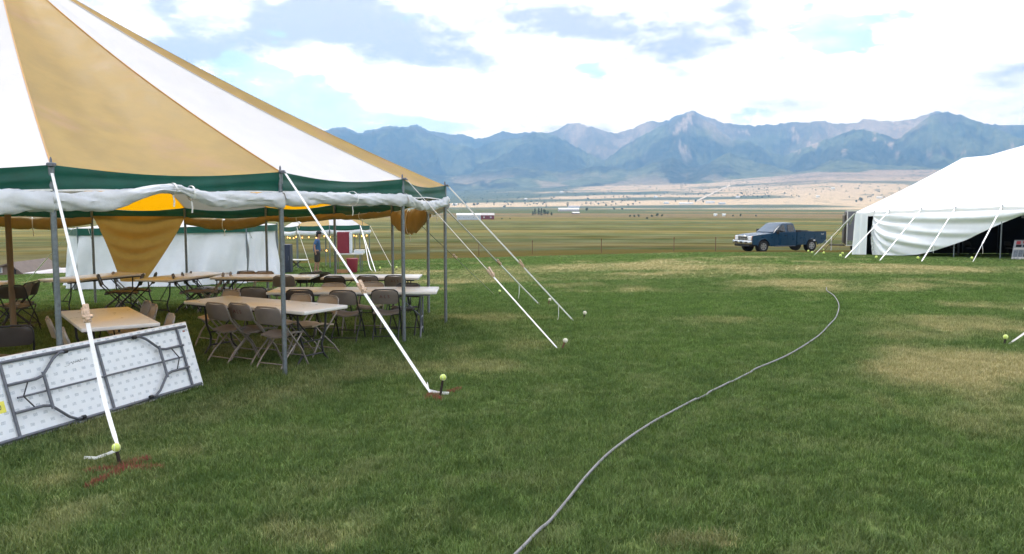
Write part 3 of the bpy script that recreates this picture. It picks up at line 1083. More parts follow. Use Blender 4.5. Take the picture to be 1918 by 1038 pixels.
def strap(label, top, bot, wid=.05, brk=.5, group='guy straps of the striped tent', bulge=0.0, tail=None, upper=None, side=(.75, -.65, 0), low_w=None, mat_up=None, name='guy_strap', m=None, rat=True, rs=1.0, th=.003):
    top, bot = Vector(top), Vector(bot)
    o = thing(name, label, 'guy strap', bot, 0, group)
    m = m or M_WEB
    k_ = lerp(top, bot, brk)
    dn = (bot - top).normalized()
    side = dn.cross(Vector((0, 0, 1)))
    a, c = MB(), MB()
    wu = upper or wid
    strip(a, [lerp(top, k_, t) for t in np.linspace(0, 1, 8)], wu, side, th)
    a.build('upper_strap', mat_up or m, o, True)
    n = 12
    pts = [lerp(k_, bot, t) + Vector((0, 0, -bulge * math.sin(math.pi * t))) for t in np.linspace(0, 1, n)]
    wl = low_w or wid
    strip(c, pts, [wl * (1 - .35 * (t > .93)) for t in np.linspace(0, 1, n)], side, th)
    c.build('lower_strap', m, o, True)
    if rat:
        R = dn.to_track_quat('Z', 'Y').to_matrix()
        rb = MB()
        rb.box(k_, (.062 * rs, .028 * rs, .13 * rs), R, .006)
        rb.box(k_ + R @ Vector((0, .03, -.02)) * rs, (.05 * rs, .02 * rs, .15 * rs), R @ Matrix.Rotation(.2, 3, 'X'), .005)
        rb.tube([k_ + R @ Vector((-.042, .02, .02)) * rs, k_ + R @ Vector((.042, .02, .02)) * rs], .016 * rs, 10)
        rb.tube([k_ + R @ Vector((-.03, 0, -.075)) * rs, k_ + R @ Vector((.03, 0, -.075)) * rs], .009 * rs, 8)
        rb.build('ratchet', M_RATCH, o, True)
    if tail:
        t_ = MB()
        strip(t_, tail, wid * .9, (0, 0, 1) if (Vector(tail[-1]) - Vector(tail[0])).length > 9 else (.2, .3, 1))
        t_.build('strap_tail', m, o, True)
    return o


g1 = G(221, 856)
g1t = [g1 + Vector((0, 0, .06)), G(200, 860) + Vector((0, 0, .04)), G(180, 866) + Vector((0, 0, .035)), G(158, 864) + Vector((0, 0, .03))]
strap('white guy strap crossing in front of the leaning table to its stake', eav[0] + out_dir(eav[0]) * .06 + Vector((0, 0, -.08)), g1 + Vector((0, 0, .1)), .026, .56, bulge=.10, tail=g1t, low_w=.036)
stake('tent_stake', 'tent stake with yellow-green ball below the leaning table, nearest of all', G(226, 873), True, M_BALL, lean=(-.025, .0), h=.13)
g2 = G(806, 742)
strap('white guy strap running down past the chairs to the red-marked stake', eav[1] + out_dir(eav[1]) * .06 + Vector((.02, 0, -.02)), g2 + Vector((0, 0, .04)), .034, .55,
      tail=[G(800, 728) + Vector((0, 0, .06)), G(803, 740) + Vector((0, 0, .05)), G(822, 742) + Vector((0, 0, .035)), G(841, 742) + Vector((0, 0, .03))], low_w=.05)
stake('tent_stake', 'tall black stake topped by a bright ball at the end of the middle strap', G(824, 746), True, M_BALL, lean=(.03, .02), h=.20)
g3 = G(1044, 655)
strap('guy strap with broad white lower half ending by the faded grey ball', eav[2] + out_dir(eav[2]) * .06, g3 + Vector((0, 0, .02)), .05, .57, upper=.024, mat_up=M_ROPE, low_w=.056)
stake('tent_stake', 'leaning rusty stake with a faded whitish ball beside the broad strap end', G(1050, 657), True, M_BALLW, lean=(.06, .03), h=.12, rust=True)
g4 = G(1074, 601)
strap('pale guy strap reaching furthest out from the tent towards the cream ball', eav[3] + out_dir(eav[3]) * .05, g4, .03, .575, upper=.04, mat_up=M_WEB, m=M_WEB, th=.022, low_w=.055,
      tail=[lerp(eav[3], g4, .88), lerp(eav[3], g4, .885) + Vector((-.01, 0, -.2)), lerp(eav[3], g4, .885) + Vector((-.05, 0, -.32))])
stake('tent_stake', 'stake with a pale cream ball beside the outermost strap', G(1093, 597), True, M_BALLW, lean=(.02, .01), h=.09)
g5 = G(1010, 571)
strap('thin pale guy strap between the broad strap and the outermost one', eav[4] + out_dir(eav[4]) * .05, g5, .03, .6, upper=.03, mat_up=M_ROPE, m=M_WEB, th=.02, low_w=.046,
      tail=[lerp(eav[4], g5, .8), lerp(eav[4], g5, .805) + Vector((-.01, 0, -.16)), lerp(eav[4], g5, .805) + Vector((-.03, 0, -.3))])
stake('tent_stake', 'short rusty stake with a small greyish ball behind the pale cream one', G(1026, 571), True, M_BALLW, lean=(.04, .02), h=.10, rust=True)
g6 = G(926, 552)
strap('thin rope seen between the two grey poles at the tent edge', eav[5] + out_dir(eav[5]) * .05, g6, .024, .55, upper=.016, mat_up=M_ROPED, m=M_ROPE)
stake('tent_stake', 'small stake with yellow-green ball just behind the broad white strap', G(936, 553), True, M_BALL, lean=(.0, .02), h=.09)
g7 = G(860, 530)
g10 = G(30, 551)
strap('thin pale rope descending behind the centre pole towards the far chairs', eav[9] + out_dir(eav[9]) * .05, g10, .026, .5, upper=.012, mat_up=M_ROPE, rat=False)


# red marking paint on the grass: painted blades along short strokes
M_RED = mat('marking_paint', (.30, .085, .065), .8, .3, 40)


def paint_mark(label, strokes, n=240):
    mb = MB()
    for (a, c, w) in strokes:
        A_, B_ = G(*a), G(*c)
        ln = (B_ - A_).length
        cnt = int(n * ln / .6)
        nn = Vector((-(B_ - A_).y, (B_ - A_).x, 0)).normalized()
        for _ in range(cnt):
            t = random.random()
            if vnoise(np.array([t * 7 + A_.x * 5]), np.array([3.1]), 8)[0] < .25: continue
            p = lerp(A_, B_, t) + nn * random.gauss(0, w)
            p.z = gz(p.x, p.y)
            h = random.uniform(.025, .058); th = random.uniform(0, 6.28); q = random.uniform(.003, .006)
            wv = Vector((math.cos(th), math.sin(th), 0)) * q
            tp = p + Vector((random.gauss(0, .012), random.gauss(0, .012), h))
            mb.add([p - wv, p + wv, tp], [(0, 1, 2)])
    o = mb.build('paint_mark', M_RED, smooth=0)
    o['kind'] = 'stuff'
    o['label'] = label
    return o


paint_mark('red marking paint sprayed on the grass by the nearest stake', [((150, 888), (235, 880), .02), ((235, 880), (306, 880), .025), ((165, 916), (230, 884), .02), ((225, 876), (280, 862), .02)], 800)
paint_mark('red marking paint sprayed on the grass by the tall black stake', [((796, 750), (812, 738), .015), ((812, 750), (822, 742), .02), ((824, 752), (818, 742), .02), ((838, 738), (862, 731), .015)], 650)

# ------------------------------------------------------------------ folding tables
def tube_u(pts, r=.0135):
    return MB().tube(pts, r, 8)


def make_table(name, label, L_=2.44, W_=.76, H_=.74, dark=True, wish=None):
    o = thing(name, label, 'folding table', group='folding tables under the striped tent')
    top = MB().box((0, 0, H_ - .0225), (L_, W_, .045), bev=.011, seg=2)
    top.build('tabletop', M_TABLE, o, smooth=50)
    fm = M_DARKST if dark else M_GREYST
    for sx in (-1, 1):
        x = sx * (L_ / 2 - .26)
        for sy in (-1, 1):
            MB().tube([(x, sy * .26, H_ - .05), (x, sy * .24, .42), (x, sy * .17, .24), (x, sy * .19, .12), (x, sy * .30, .0)], .0145, 8).build('leg', fm, o)
        MB().tube([(x, -.19, .12), (x, .19, .12)], .012, 8).build('stretcher', fm, o)
        MB().tube([(x, 0, .30), (x - sx * .42, 0, H_ - .06)], .009, 6).tube([(x, -.2, .30), (x, .2, .30)], .010, 6).build('brace', fm, o)
    for sy in (-1, 1):
        MB().box((0, sy * (W_ / 2 - .06), H_ - .058), (L_ - .2, .025, .026)).build('rail', fm, o)
    return o


def put_table(o, c, u):
    """c: middle of the table, u: direction of its length"""
    o.location = (c[0], c[1], gz(c[0], c[1]) + (.0))
    o.rotation_euler = (0, 0, math.atan2(u[1], u[0]))
    return o


t_proto = make_table('folding_table', 'white folding table of the front row whose end shows beside the near pole', 2.25, .80)
A = G(570, 583, .74)
ud, wd = Vector((-.86, .51, 0)), Vector((.51, .86, 0))
T1 = put_table(t_proto, A + ud * 1.125 + wd * .40, ud)
t_grey = make_table('folding_table', 'white folding table with grey legs reaching out past the two corner poles', 2.6, .76, .74, False)
T2 = put_table(t_grey, (-2.47, 13.38), (-1, -.03))
tl = [('white table of the third row ending beside the corner poles', (-2.82, 17.2), (-1, .0)),
      ('white table of the third row beside the small striped marquee view', (-5.05, 17.45), (-1, .02)),
      ('far folding table in front of the wrinkled white wall with chairs at its right side', None, None),
      ('far folding table under the hanging yellow-lit side wall', None, None),
      ('mustard-tinted tabletop close behind the leaning table', None, None),
      ('folding table beside the centre pole at the edge of the picture', None, None)]
T = []
for lab, c, u in tl:
    q = copy_tree(t_proto)
    q['label'] = lab
    T.append(q)
put_table(T[0], *tl[0][1:]); put_table(T[1], *tl[1][1:])
a_, c_ = G(330, 524, .74), G(405, 513, .74)
put_table(T[2], (-6.75, 17.5), (.30, .95))
put_table(T[3], (-8.55, 17.4), (.42, .91))
put_table(T[4], (-4.78, 10.0), (.57, -.82))
put_table(T[5], (-9.95, 14.6), (1, .25))
for q, f_ in ((T[4], (.78, 1, 1)), (T[0], (.86, 1, 1)), (T[1], (.9, 1, 1)), (T[2], (.85, 1, 1)), (T[3], (.85, 1, 1))):
    q.scale = f_

# leaning table with its underside showing
br, bl = G(383, 724), G(-14, 846)
LT, WT = (bl - br).length, .76
uL = (br - bl).normalized()                    # local x runs from the near end to the far end
tilt = .30
back_ = Vector((0, 0, 1)).cross(uL).normalized()
upv = (back_ * math.sin(tilt) + Vector((0, 0, 1)) * math.cos(tilt))
upv = (upv - uL * upv.dot(uL)).normalized()
nrm = uL.cross(upv).normalized()
MT = Matrix((uL, upv, nrm)).transposed()
lean_t = thing('folding_table', 'upturned folding table leaning on edge with its printed underside and folded legs showing', 'folding table', bl + Vector((0, 0, .01)), 0, 'folding tables under the striped tent')
lean_t.rotation_euler = MT.to_euler()


def print_mat():
    m_ = mat('printed_underside', (.74, .78, .82), .5, .03, 4)
    k = NB(m_.node_tree)
    p = m_.node_tree.nodes['Principled BSDF']
    base = p.inputs['Base Color'].links[0].from_socket
    tcn = k.n('ShaderNodeTexCoord')
    sp = k.n('ShaderNodeSeparateXYZ')
    k.put(sp.inputs[0], tcn.outputs['Object'])
    X, Y = sp.outputs[0], sp.outputs[1]
    row = k.m('FLOOR', k.m('DIVIDE', Y, .078))
    xo = k.m('ADD', X, k.m('MULTIPLY', k.m('MODULO', row, 2.0), .054))
    fx = k.m('MODULO', k.m('ADD', xo, 10.8), .108)
    fy = k.m('MODULO', k.m('ADD', Y, 7.8), .078)
    inx = k.m('MULTIPLY', k.m('GREATER_THAN', fx, .032), k.m('LESS_THAN', fx, .078))
    iny = k.m('MULTIPLY', k.m('GREATER_THAN', fy, .024), k.m('LESS_THAN', fy, .052))
    brk = k.ss(k.noise(tcn.outputs['Object'], 210, 2, .5), .40, .55)
    f_ = k.m('MULTIPLY', k.m('MULTIPLY', inx, iny), k.m('MULTIPLY', brk, .62))
    k.put(p.inputs['Base Color'], k.mix(f_, base, (.20, .26, .32)))
    return m_


M_PRINT = print_mat()
MB().box((LT / 2, WT / 2, -.024), (LT, WT, .044), bev=.011, seg=2).build('tabletop', M_TABLE, lean_t, smooth=50)
MB().box((LT / 2, WT / 2, -.0005), (LT - .03, WT - .03, .003)).build('underside', M_PRINT, lean_t, smooth=0)
ml = M_GREYST
for y in (.035, WT - .055):
    MB().tube([(.06, y, .017), (LT - .06, y, .017)], .016, 8).build('rail', ml, lean_t)
for x in (.27, LT / 2, LT - .20):
    MB().tube([(x, .03, .016), (x, WT - .05, .016)], .0145, 8).build('crossbar', ml, lean_t)
for x0, s in ((.27, 1), (LT - .20, -1)):
    for y0, y1 in ((.25, .05), (.50, .69)):
        MB().tube([(x0, y0, .04), (x0 + s * .28, y0, .045), (x0 + s * .36, y0 + (y1 - y0) * .08, .045), (x0 + s * .52, y0 + (y1 - y0) * .80, .045), (x0 + s * .60, y1, .045), (x0 + s * .66, y1, .045)], .0135, 8).build('leg', ml, lean_t)
        MB().tube([(x0 + s * .65, y1, .045), (x0 + s * .69, y1, .045)], .019, 8).build('foot', M_BLACK, lean_t)
    MB().tube([(x0 + s * .37, .20, .05), (x0 + s * .37, .55, .05)], .015, 8).build('stretcher', ml, lean_t)
    MB().tube([(x0 + s * .20, .25, .045), (x0 + s * .115, .375, .045), (x0 + s * .20, .50, .045)], .0065, 6).build('lock_wire', M_DARKST, lean_t)
    MB().tube([(x0 + s * .06, .375, .038), (LT / 2, .375, .034)], .0095, 7).build('brace', ml, lean_t)
M_PINK = mat('pink_sticker', (.80, .10, .38), .5)
M_YLAB = mat('yellow_sticker', (.72, .68, .10), .5)
M_INK = mat('marker_ink', (.06, .07, .09), .6)
MB().add([(.02, .62, .0025), (.19, .62, .0025), (.02, .44, .0025)], [(0, 1, 2)]).build('pink_sticker', M_PINK, lean_t, smooth=0)
MB().box((.14, .33, .0028), (.16, .10, .002)).build('yellow_label', M_YLAB, lean_t, smooth=0)
text_mesh('lettering', '0', .07, M_INK, lean_t, Matrix.Translation((.165, .33, .0048)))
MB().box((LT - .085, .655, .0022), (.035, .018, .002)).build('red_sticker', M_RED, lean_t, smooth=0)
sc_ = MB()
pts = []
for j in range(60):
    t = j / 59
    pts.append((LT / 2 - .34 + t * .18, .575 + .008 * math.sin(t * 40) * (1 + .8 * math.sin(t * 13)) + .012 * t, .0024))
sc_.tube(pts, .0014, 5)
sc_.tube([(LT / 2 - .42, .555, .0024), (LT / 2 - .37, .558, .0024), (LT / 2 - .345, .582, .0024)], .0012, 5)
sc_.build('handwriting', M_INK, lean_t)

# ------------------------------------------------------------------ folding chairs
def make_chair(label, seatm, backm, framem, letters=None, group='folding chairs under the striped tent'):
    o = thing('folding_chair', label, 'folding chair', group=group)

    def seat(s, t):
        w = .195 - .02 * t
        x = (s * 2 - 1) * w
        y = -.17 + .37 * t
        return Vector((x, y, .435 + .012 * math.cos(s * math.pi * 2) - .012 * math.cos(t * math.pi * 2) + .012 * t))
    mb = MB().grid(seat, 10, 8)
    mb.grid(lambda s, t: seat(s, t) + Vector((0, 0, -.022)), 10, 8)
    for fn in (lambda s, t: seat(s, 0) + Vector((0, 0, -.022 * t)), lambda s, t: seat(s, 1) + Vector((0, 0, -.022 * t))):
        mb.grid(fn, 10, 1)
    for fn in (lambda s, t: seat(0, s) + Vector((0, 0, -.022 * t)), lambda s, t: seat(1, s) + Vector((0, 0, -.022 * t))):
        mb.grid(fn, 8, 1)
    mb.build('seat', seatm, o)

    # upper bar of the frame leans back; backrest shell is fixed to it
    def bk(s, t, d=0.0):
        z = .575 + .205 * t
        half = .205 * (1 - .03 * (1 - t)) * (1 - .30 * max(0, (t - .72) / .28) ** 2.2) * (1 - .10 * max(0, (.25 - t) / .25) ** 2)
        x = (s * 2 - 1) * half
        y = -.185 - (z - .45) * .28 - .035 * (1 - (s * 2 - 1) ** 2) + d
        return Vector((x, y, z))
    mb = MB().grid(bk, 12, 10)
    mb.grid(lambda s, t: bk(s, t, .014), 12, 10)
    for fn in (lambda s, t: bk(s, 1, .014 * t), lambda s, t: bk(s, 0, .014 * t)):
        mb.grid(fn, 12, 1)
    for fn in (lambda s, t: bk(0, s, .014 * t), lambda s, t: bk(1, s, .014 * t)):
        mb.grid(fn, 10, 1)
    mb.build('backrest', backm, o)
    arch = []
    for sx in (-1, 1):
        leg = [(sx * .205, .235, 0), (sx * .208, .17, .20), (sx * .208, .02, .42), (sx * .207, -.17, .52), (sx * .204, -.225, .60), (sx * .200, -.262, .70)]
        leg = [(sx * .205, .25, 0), (sx * .207, .12, .23), (sx * .208, -.08, .44), (sx * .207, -.205, .58), (sx * .202, -.25, .71)]
        MB().tube(leg, .0115, 8).build('leg', framem, o)
        MB().tube([(sx * .185, .15, .425), (sx * .188, .02, .30), (sx * .19, -.17, .14), (sx * .192, -.285, .0)], .0105, 8).build('leg', framem, o)
    MB().tube([(-.202, -.25, .71), (-.185, -.266, .765), (-.14, -.275, .792), (0, -.295, .797), (.14, -.275, .792), (.185, -.266, .765), (.202, -.25, .71)], .0115, 8).build('back_frame', framem, o)
    MB().tube([(-.206, .17, .14), (.206, .17, .14)], .008, 7).build('stretcher', framem, o)
    MB().tube([(-.191, -.22, .08), (.191, -.22, .08)], .008, 7).build('stretcher', framem, o)
    MB().tube([(-.208, -.02, .385), (.208, -.02, .385)], .007, 6).build('seat_bar', framem, o)
    if letters:
        R_ = Matrix(((1, 0, 0, 0), (0, -.27, 0, 0), (0, 0.96, 0, 0), (0, 0, 0, 1)))
        M_ = Matrix.Translation((0, -.2985, .69)) @ Matrix.Rotation(math.radians(90) + .27, 4, 'X')
        text_mesh('lettering', letters, .07, M_LETTER, o, M_)
    return o


PC = {'t': make_chair('x', M_TAUPE, M_TAUPE, M_TAUPEF),
      'L': make_chair('x', M_TAUPE, M_TAUPE, M_TAUPEF, 'A L S'),
      'b': make_chair('x', M_BRWN, M_BRWN, M_DARKST),
      'n': make_chair('x', M_TAN, M_TAN, M_TAUPEF),
      'd': make_chair('x', M_TAUPE, M_TAUPE, M_DARKST),
      'D': make_chair('x', M_TAUPE, M_TAUPE, M_DARKST, 'A L S')}
used = set()


def chair(kind, u, v, head, label, dist=None):
    """u, v: where the middle of the backrest's top shows; head: direction the sitter looks, degrees from +y towards -x"""
    if kind in used: o = copy_tree(PC[kind])
    else: o = PC[kind]; used.add(kind)
    p = G(u, v, .79) if dist is None else Vector(at(u, v, dist))
    a = math.radians(head)
    back = Matrix.Rotation(a, 3, 'Z') @ Vector((0, -.28, 0))
    q = Vector((p.x, p.y, 0)) - back
    q.z = gz(q.x, q.y)
    o.location = q
    o.rotation_euler = (0, 0, a + random.uniform(-.06, .06))
    o['label'] = label
    return o


h1 = -31
chair('t', 401, 568, h1 - 4, 'taupe folding chair at the front table, furthest along from the near pole')
chair('L', 446, 569, h1, 'taupe folding chair with stencilled letters, middle of three at the front table')
chair('t', 497, 576, h1 + 3, 'taupe folding chair at the front table right behind the near pole')
chair('n', 434, 545, h1 + 180, 'tan chair back peeking over the front table near its far end')
chair('d', 474, 538, 4, 'grey-brown chair back with dark frame between front and second table')
chair('n', 566, 552, h1 + 180, 'tan chair back over the front table just right of the near pole')
chair('n', 617, 555, h1 + 176, 'tan chair back at the end of the front table beside the white strap')
chair('b', 560, 543, 2, 'black chair back peeking above the tan one beside the near pole')
chair('d', 640, 545, -6, 'taupe chair with black frame showing beyond the end of the front table')
chair('D', 719, 543, 0, 'taupe chair with stencilled letters facing the second table beside the corner pole')
chair('n', 626, 532, 180, 'tan chair back over the second table in front of a black chair')
chair('n', 697, 530, 180, 'tan chair back over the second table just above the strap ratchet')
chair('b', 764, 532, 176, 'black chair back showing over the second table past the corner pole')
chair('t', 531, 522, 4, 'wide taupe chair back at the third row behind the near pole', 16.4)
chair('b', 627, 522, 0, 'black chair back at the third row left of the stencilled chairs', 16.1)
chair('D', 687, 518, 0, 'stencilled chair back at the third row beside the white strap', 16.3)
chair('D', 741, 516, 0, 'stencilled chair back at the third row beside the corner pole', 16.4)
chair('b', 575, 514, 40, 'slanted dark chair back at the third row below the person', 17.9)
chair('b', 604, 512, 30, 'slanted dark chair back at the third row nearest the red barrel', 18.0)
chair('n', 497, 512, 176, 'tan chair back just left of the near pole in the third row', 18.1)
chair('n', 462, 513, 184, 'tan chair back in the third row at the foot of the white wall', 18.2)
chair('t', 418, 516, 112, 'taupe chair beside the far table by the wrinkled wall, nearest of three', 17.3)
chair('t', 432, 514, 108, 'taupe chair beside the far table by the wrinkled wall, middle of three', 17.7)
chair('b', 446, 512, 108, 'black chair beside the far table by the wrinkled wall, last of three', 18.1)
chair('d', 324, 522, -70, 'taupe chair tucked at the near corner of the far table by the wrinkled wall', 16.9)
chair('d', 342, 519, -70, 'taupe chair back by the thin pole at the far table', 17.6)
chair('d', 358, 517, -70, 'taupe chair back beyond the thin pole at the far table', 18.2)
chair('b', 268, 524, 108, 'black folded-looking chair at the table under the hanging wall, nearer of two', 17.0)
chair('b', 292, 520, 106, 'black folded-looking chair at the table under the hanging wall, further of two', 17.6)
chair('b', 184, 527, -68, 'black chair at the corner of the table under the hanging wall', 16.8)
chair('t', 212, 522, -70, 'taupe chair back half hidden by the table under the hanging wall', 17.9)
chair('t', 278, 566, 125, 'taupe chair back arching above the mustard tabletop')
chair('n', 290, 572, 125, 'tan chair seen edge-on between arch-backed chair and mustard tabletop')
chair('n', 322, 590, 122, 'pale rounded chair back just above the leaning table corner')
chair('n', 90, 596, -58, 'tan chair seen from its side left of the mustard tabletop, further one')
chair('n', 118, 618, -58, 'tan chair seen from its side next to the near pole by the mustard tabletop')
chair('b', 18, 612, 30, 'black chair back at the foot of the centre pole')
chair('d', 54, 537, 100, 'taupe chair at the table end beside the centre pole', 13.9)
chair('b', 68, 535, 100, 'black chair at the table end beside the centre pole', 14.3)
chair('b', 20, 552, 5, 'black chair pushed under the table beside the centre pole', 13.5)
for kd in PC:
    if kd not in used: print('unused', kd)

# ------------------------------------------------------------------ white walled tent behind
M_WALLW = fabric('white_tarpaulin', (.72, .755, .81), (.5, .5, .5), .12, .05, 2.0, dirt=((.55, .57, .60), .3, 1.0), bump=.5, bscale=5.0)
L0, M0, N0 = G(150, 544), G(464, 531), G(521, 519)
wt = thing('walled_tent', 'white walled party tent with green valance standing behind the striped tent', 'tent', (L0 + N0) / 2)
back2 = [N0 + Vector((-1.3, 3.0, 0)), N0 + Vector((-5.0, 3.6, 0)), L0 + Vector((-2.2, 3.6, 0))]
poly2 = [L0, M0, N0] + back2
for p in poly2: p.z = gz(p.x, p.y)
EV2 = 2.12
mid2 = sum(poly2, Vector()) / 6
apex2 = Vector((mid2.x, mid2.y, max(p.z for p in poly2) + EV2 + .62))
for i in range(6):
    a, c = poly2[i], poly2[(i + 1) % 6]
    od = Vector(((a + c) / 2 - mid2).xy.to_3d()).normalized()
    ea, ec = a + Vector((0, 0, EV2)), c + Vector((0, 0, EV2))

    def rf(s, t):
        e = lerp(ea, ec, s)
        return lerp(e, apex2, t) + Vector((0, 0, -.12 * math.sin(math.pi * t) - .03 * math.sin(math.pi * s) * (1 - t)))
    MB().grid(rf, 8, 8).build('roof_panel', M_WHITE, wt, True, smooth=60)['label'] = 'white roof panel'
    MB().grid(lambda s, t: lerp(ea, ec, s) + od * (.03 + .02 * math.sin(s * 17)) + Vector((0, 0, -.03 * math.sin(math.pi * s) * (1 - t) - .25 * t)), 16, 3).build('valance_panel', M_GREEN, wt, True, smooth=60)
    ln = (c - a).length

    def wl(s, t, i=i):
        p = lerp(a, c, s)
        x = s * ln
        fold = .10 * math.sin(x * 4.1 + 1.3 * math.sin(x * 1.7) + t * 3.0 + i) * (.25 + .9 * t) + .05 * math.sin(x * 9 + t * 4) * (.2 + t) + .05 * math.sin(t * 5 + x * 1.1)
        return Vector((p.x, p.y, p.z + EV2 - .2 - (EV2 - .2 - .03) * t)) + od * (fold - .05 + .22 * t * t)
    MB().grid(wl, max(12, int(ln * 14)), 14).build('side_wall', M_WALLW, wt, True, smooth=60)
    MB().tube([a, a + Vector((0, 0, EV2 + .06))], .026, 8).build('side_pole', M_GALV, wt, True)
for lab, tu, tv, bu, bv in (('guy rope with black tightener in front of the white wall near its left end', 172, 436, 199, 540),
                            ('guy rope with black tightener in front of the wrinkled white wall middle', 352, 428, 392, 520),
                            ('guy rope at the corner of the white walled tent beside thin pole', 466, 428, 505, 520)):
    tp = L0.lerp(M0, (tu - 150) / 314.0)
    tp = Vector((tp.x, tp.y - .1, gz(tp.x, tp.y) + EV2 - .02))
    strap(lab, tp, G(bu, bv), .03, .62, 'guy ropes of the white walled tent', m=M_ROPE, mat_up=M_ROPE, upper=.02, rat=False)
    o = bpy.context.scene.objects[-1] if False else None

# ------------------------------------------------------------------ small striped marquee with a lit string of bulbs
mc = Vector((-9.55, 44.2, 0)); mc.z = gz(mc.x, mc.y)
mq = thing('small_marquee', 'small yellow and white striped marquee with string of glowing bulbs', 'tent', mc)
R3, E3 = 2.15, 2.1
ring3 = []
for j in range(8):
    a = math.radians(-75 + 45 * j)
    p = mc + Vector((R3 * math.cos(a), R3 * 1.0 * math.sin(a), 0)); p.z = gz(p.x, p.y)
    ring3.append(p)
ap3 = mc + Vector((0, 0, E3 + .72))
for i in range(8):
    a, c = ring3[i], ring3[(i + 1) % 8]
    ea, ec = a + Vector((0, 0, E3)), c + Vector((0, 0, E3))
    od = ((a + c) / 2 - mc).normalized()
    o = MB().grid(lambda s, t: lerp(lerp(ea, ec, s), ap3, t) + Vector((0, 0, .16 * math.sin(math.pi * t) - .03 * math.sin(math.pi * s) * (1 - t))), 6, 8).build('roof_panel', M_YELL if i % 2 else M_WHITE, mq, True, smooth=60)
    o['label'] = 'yellow roof panel' if i % 2 else 'white roof panel'
    MB().grid(lambda s, t: lerp(ea, ec, s) + od * .02 + Vector((0, 0, -.03 * math.sin(math.pi * s) * (1 - t) - .22 * t)), 8, 2).build('valance_panel', M_GREEN, mq, True)
    MB().grid(lambda g, s: lerp(ea, ec, s) + od * (.02 + .09 * math.cos(2 * math.pi * g)) + Vector((0, 0, -.33 - .05 * math.sin(math.pi * s) + .11 * math.sin(2 * math.pi * g))), 10, 8, True).build('rolled_wall', M_WALLV, mq, True)
    MB().tube([a, ea], .028, 8).build('side_pole', M_GALV, mq, True)
M_BULB = bpy.data.materials.new('lit_bulb'); M_BULB.use_nodes = True
pb = M_BULB.node_tree.nodes['Principled BSDF']
pb.inputs['Base Color'].default_value = (1, .55, .2, 1)
pb.inputs['Emission Color'].default_value = (1, .42, .10, 1)
pb.inputs['Emission Strength'].default_value = 2.6
sl_ = thing('string_lights', 'string of small orange bulbs hung round the small striped marquee', 'string lights', mc + Vector((0, 0, E3 - .5)))
wire = MB()
wp = []
for i in range(9):
    a = ring3[(i + 6) % 8]; od = (a - mc).normalized()
    wp.append(a - od * .06 + Vector((0, 0, E3 - .44)))
for i in range(8):
    seg = [lerp(wp[i], wp[i + 1], t) + Vector((0, 0, -.09 * math.sin(math.pi * t))) for t in np.linspace(0, 1, 7)]
    wire.tube(seg, .006, 5)
    for t in (2, 5):
        p = seg[t] + Vector((0, 0, -.05))
        MB().ball(p, .030, 8, 6, (1, 1, 1.25)).build('bulb', M_BULB, sl_, True)
hp = wp[2] + Vector((-.12, -.2, 0))
wire.tube([hp, hp + Vector((0, 0, -.75))], .006, 5)
MB().ball(hp + Vector((0, 0, -.8)), .034, 8, 6, (1, 1, 1.25)).build('bulb', M_BULB, sl_, True)
wire.build('wire', M_BLACK, sl_, True)
for lab, tu, bu, bv in (('white guy strap of the small marquee by the red barrel', (ring3[1], 1), 704, 510), ('loose white guy strap sagging beside the small marquee corner strap', (ring3[1], 1), 697, 508),
                        ('guy rope running left from the small marquee to the table', (ring3[7], 1), 585, 512), ('far guy rope of the small marquee with black tightener', (ring3[2], 1), 737, 506)):
    p = tu[0]; od = (p - mc).normalized()
    strap(lab, p + od * .05 + Vector((0, 0, E3 - .03)), G(bu, bv), .035 if tu[1] and bu < 730 and bu > 600 else .018, .5, 'guy straps of the small marquee', m=M_WEB if 600 < bu < 730 else M_ROPE, upper=.03 if 600 < bu < 730 else .018, rat=False, bulge=.25 if 'sagging' in lab else 0)
for lab, u, v in (('small stake ball just past the marquee strap end', 710, 508), ('small stake ball near the far marquee rope', 741, 507)):
    stake('tent_stake', lab, G(u, v), True, M_BALL, 'stakes of the small marquee', h=.12, r=.045)

M_MAROON = mat('maroon_paint', (.19, .018, .035), .5, .1, 9)
M_LTBLUE = mat('pale_blue_board', (.60, .66, .72), .5, .05, 6)
cb = G(640, 512)
ct = thing('counter_table', 'white counter table under the small marquee carrying the red cabinet', 'table', (cb.x, cb.y + 1.2, gz(cb.x, cb.y + 1.2)), .04)
MB().box((.1, 0, .78), (1.25, .6, .05), bev=.01).build('tabletop', M_TABLE, ct)
for sx in (-.42, .62):
    for sy in (-.24, .24):
        MB().tube([(sx, sy, 0), (sx, sy, .76)], .018, 8).build('leg', M_GREYST, ct)
cab = thing('red_cabinet', 'tall maroon cabinet standing on the counter in the small marquee', 'cabinet', ct.location + Vector((-.12, 0, .807)), .04)
MB().box((0, 0, .46), (.52, .42, .92), bev=.012).build('body', M_MAROON, cab)
MB().box((0, -.215, .46), (.46, .014, .86), bev=.004).build('door', M_MAROON, cab)
MB().box((.30, 0, .46), (.07, .42, .88)).build('side_panel', M_LTBLUE, cab)
bx_ = thing('white_box', 'flat pale box lying on the counter beside the maroon cabinet', 'box', ct.location + Vector((.55, 0, .807)))
MB().box((0, 0, .06), (.42, .4, .12), bev=.01).build('body', M_LTBLUE, bx_)
MB().box((0, 0, .13), (.44, .42, .02), bev=.005).build('lid', M_TABLE, bx_)
rb_ = G(660, 511)
rbr = thing('red_barrel', 'red plastic barrel standing at the corner of the small marquee', 'barrel', rb_)
MB().tube([(0, 0, 0), (0, 0, .04), (0, 0, .55), (0, 0, .58)], [.18, .20, .245, .245], 20).build('body', M_MAROON, rbr)
MB().tube([(0, 0, .575), (0, 0, .61)], .262, 20).build('rim', mat('red_rim', (.26, .03, .05), .45), rbr)
cr = G(641, 512)
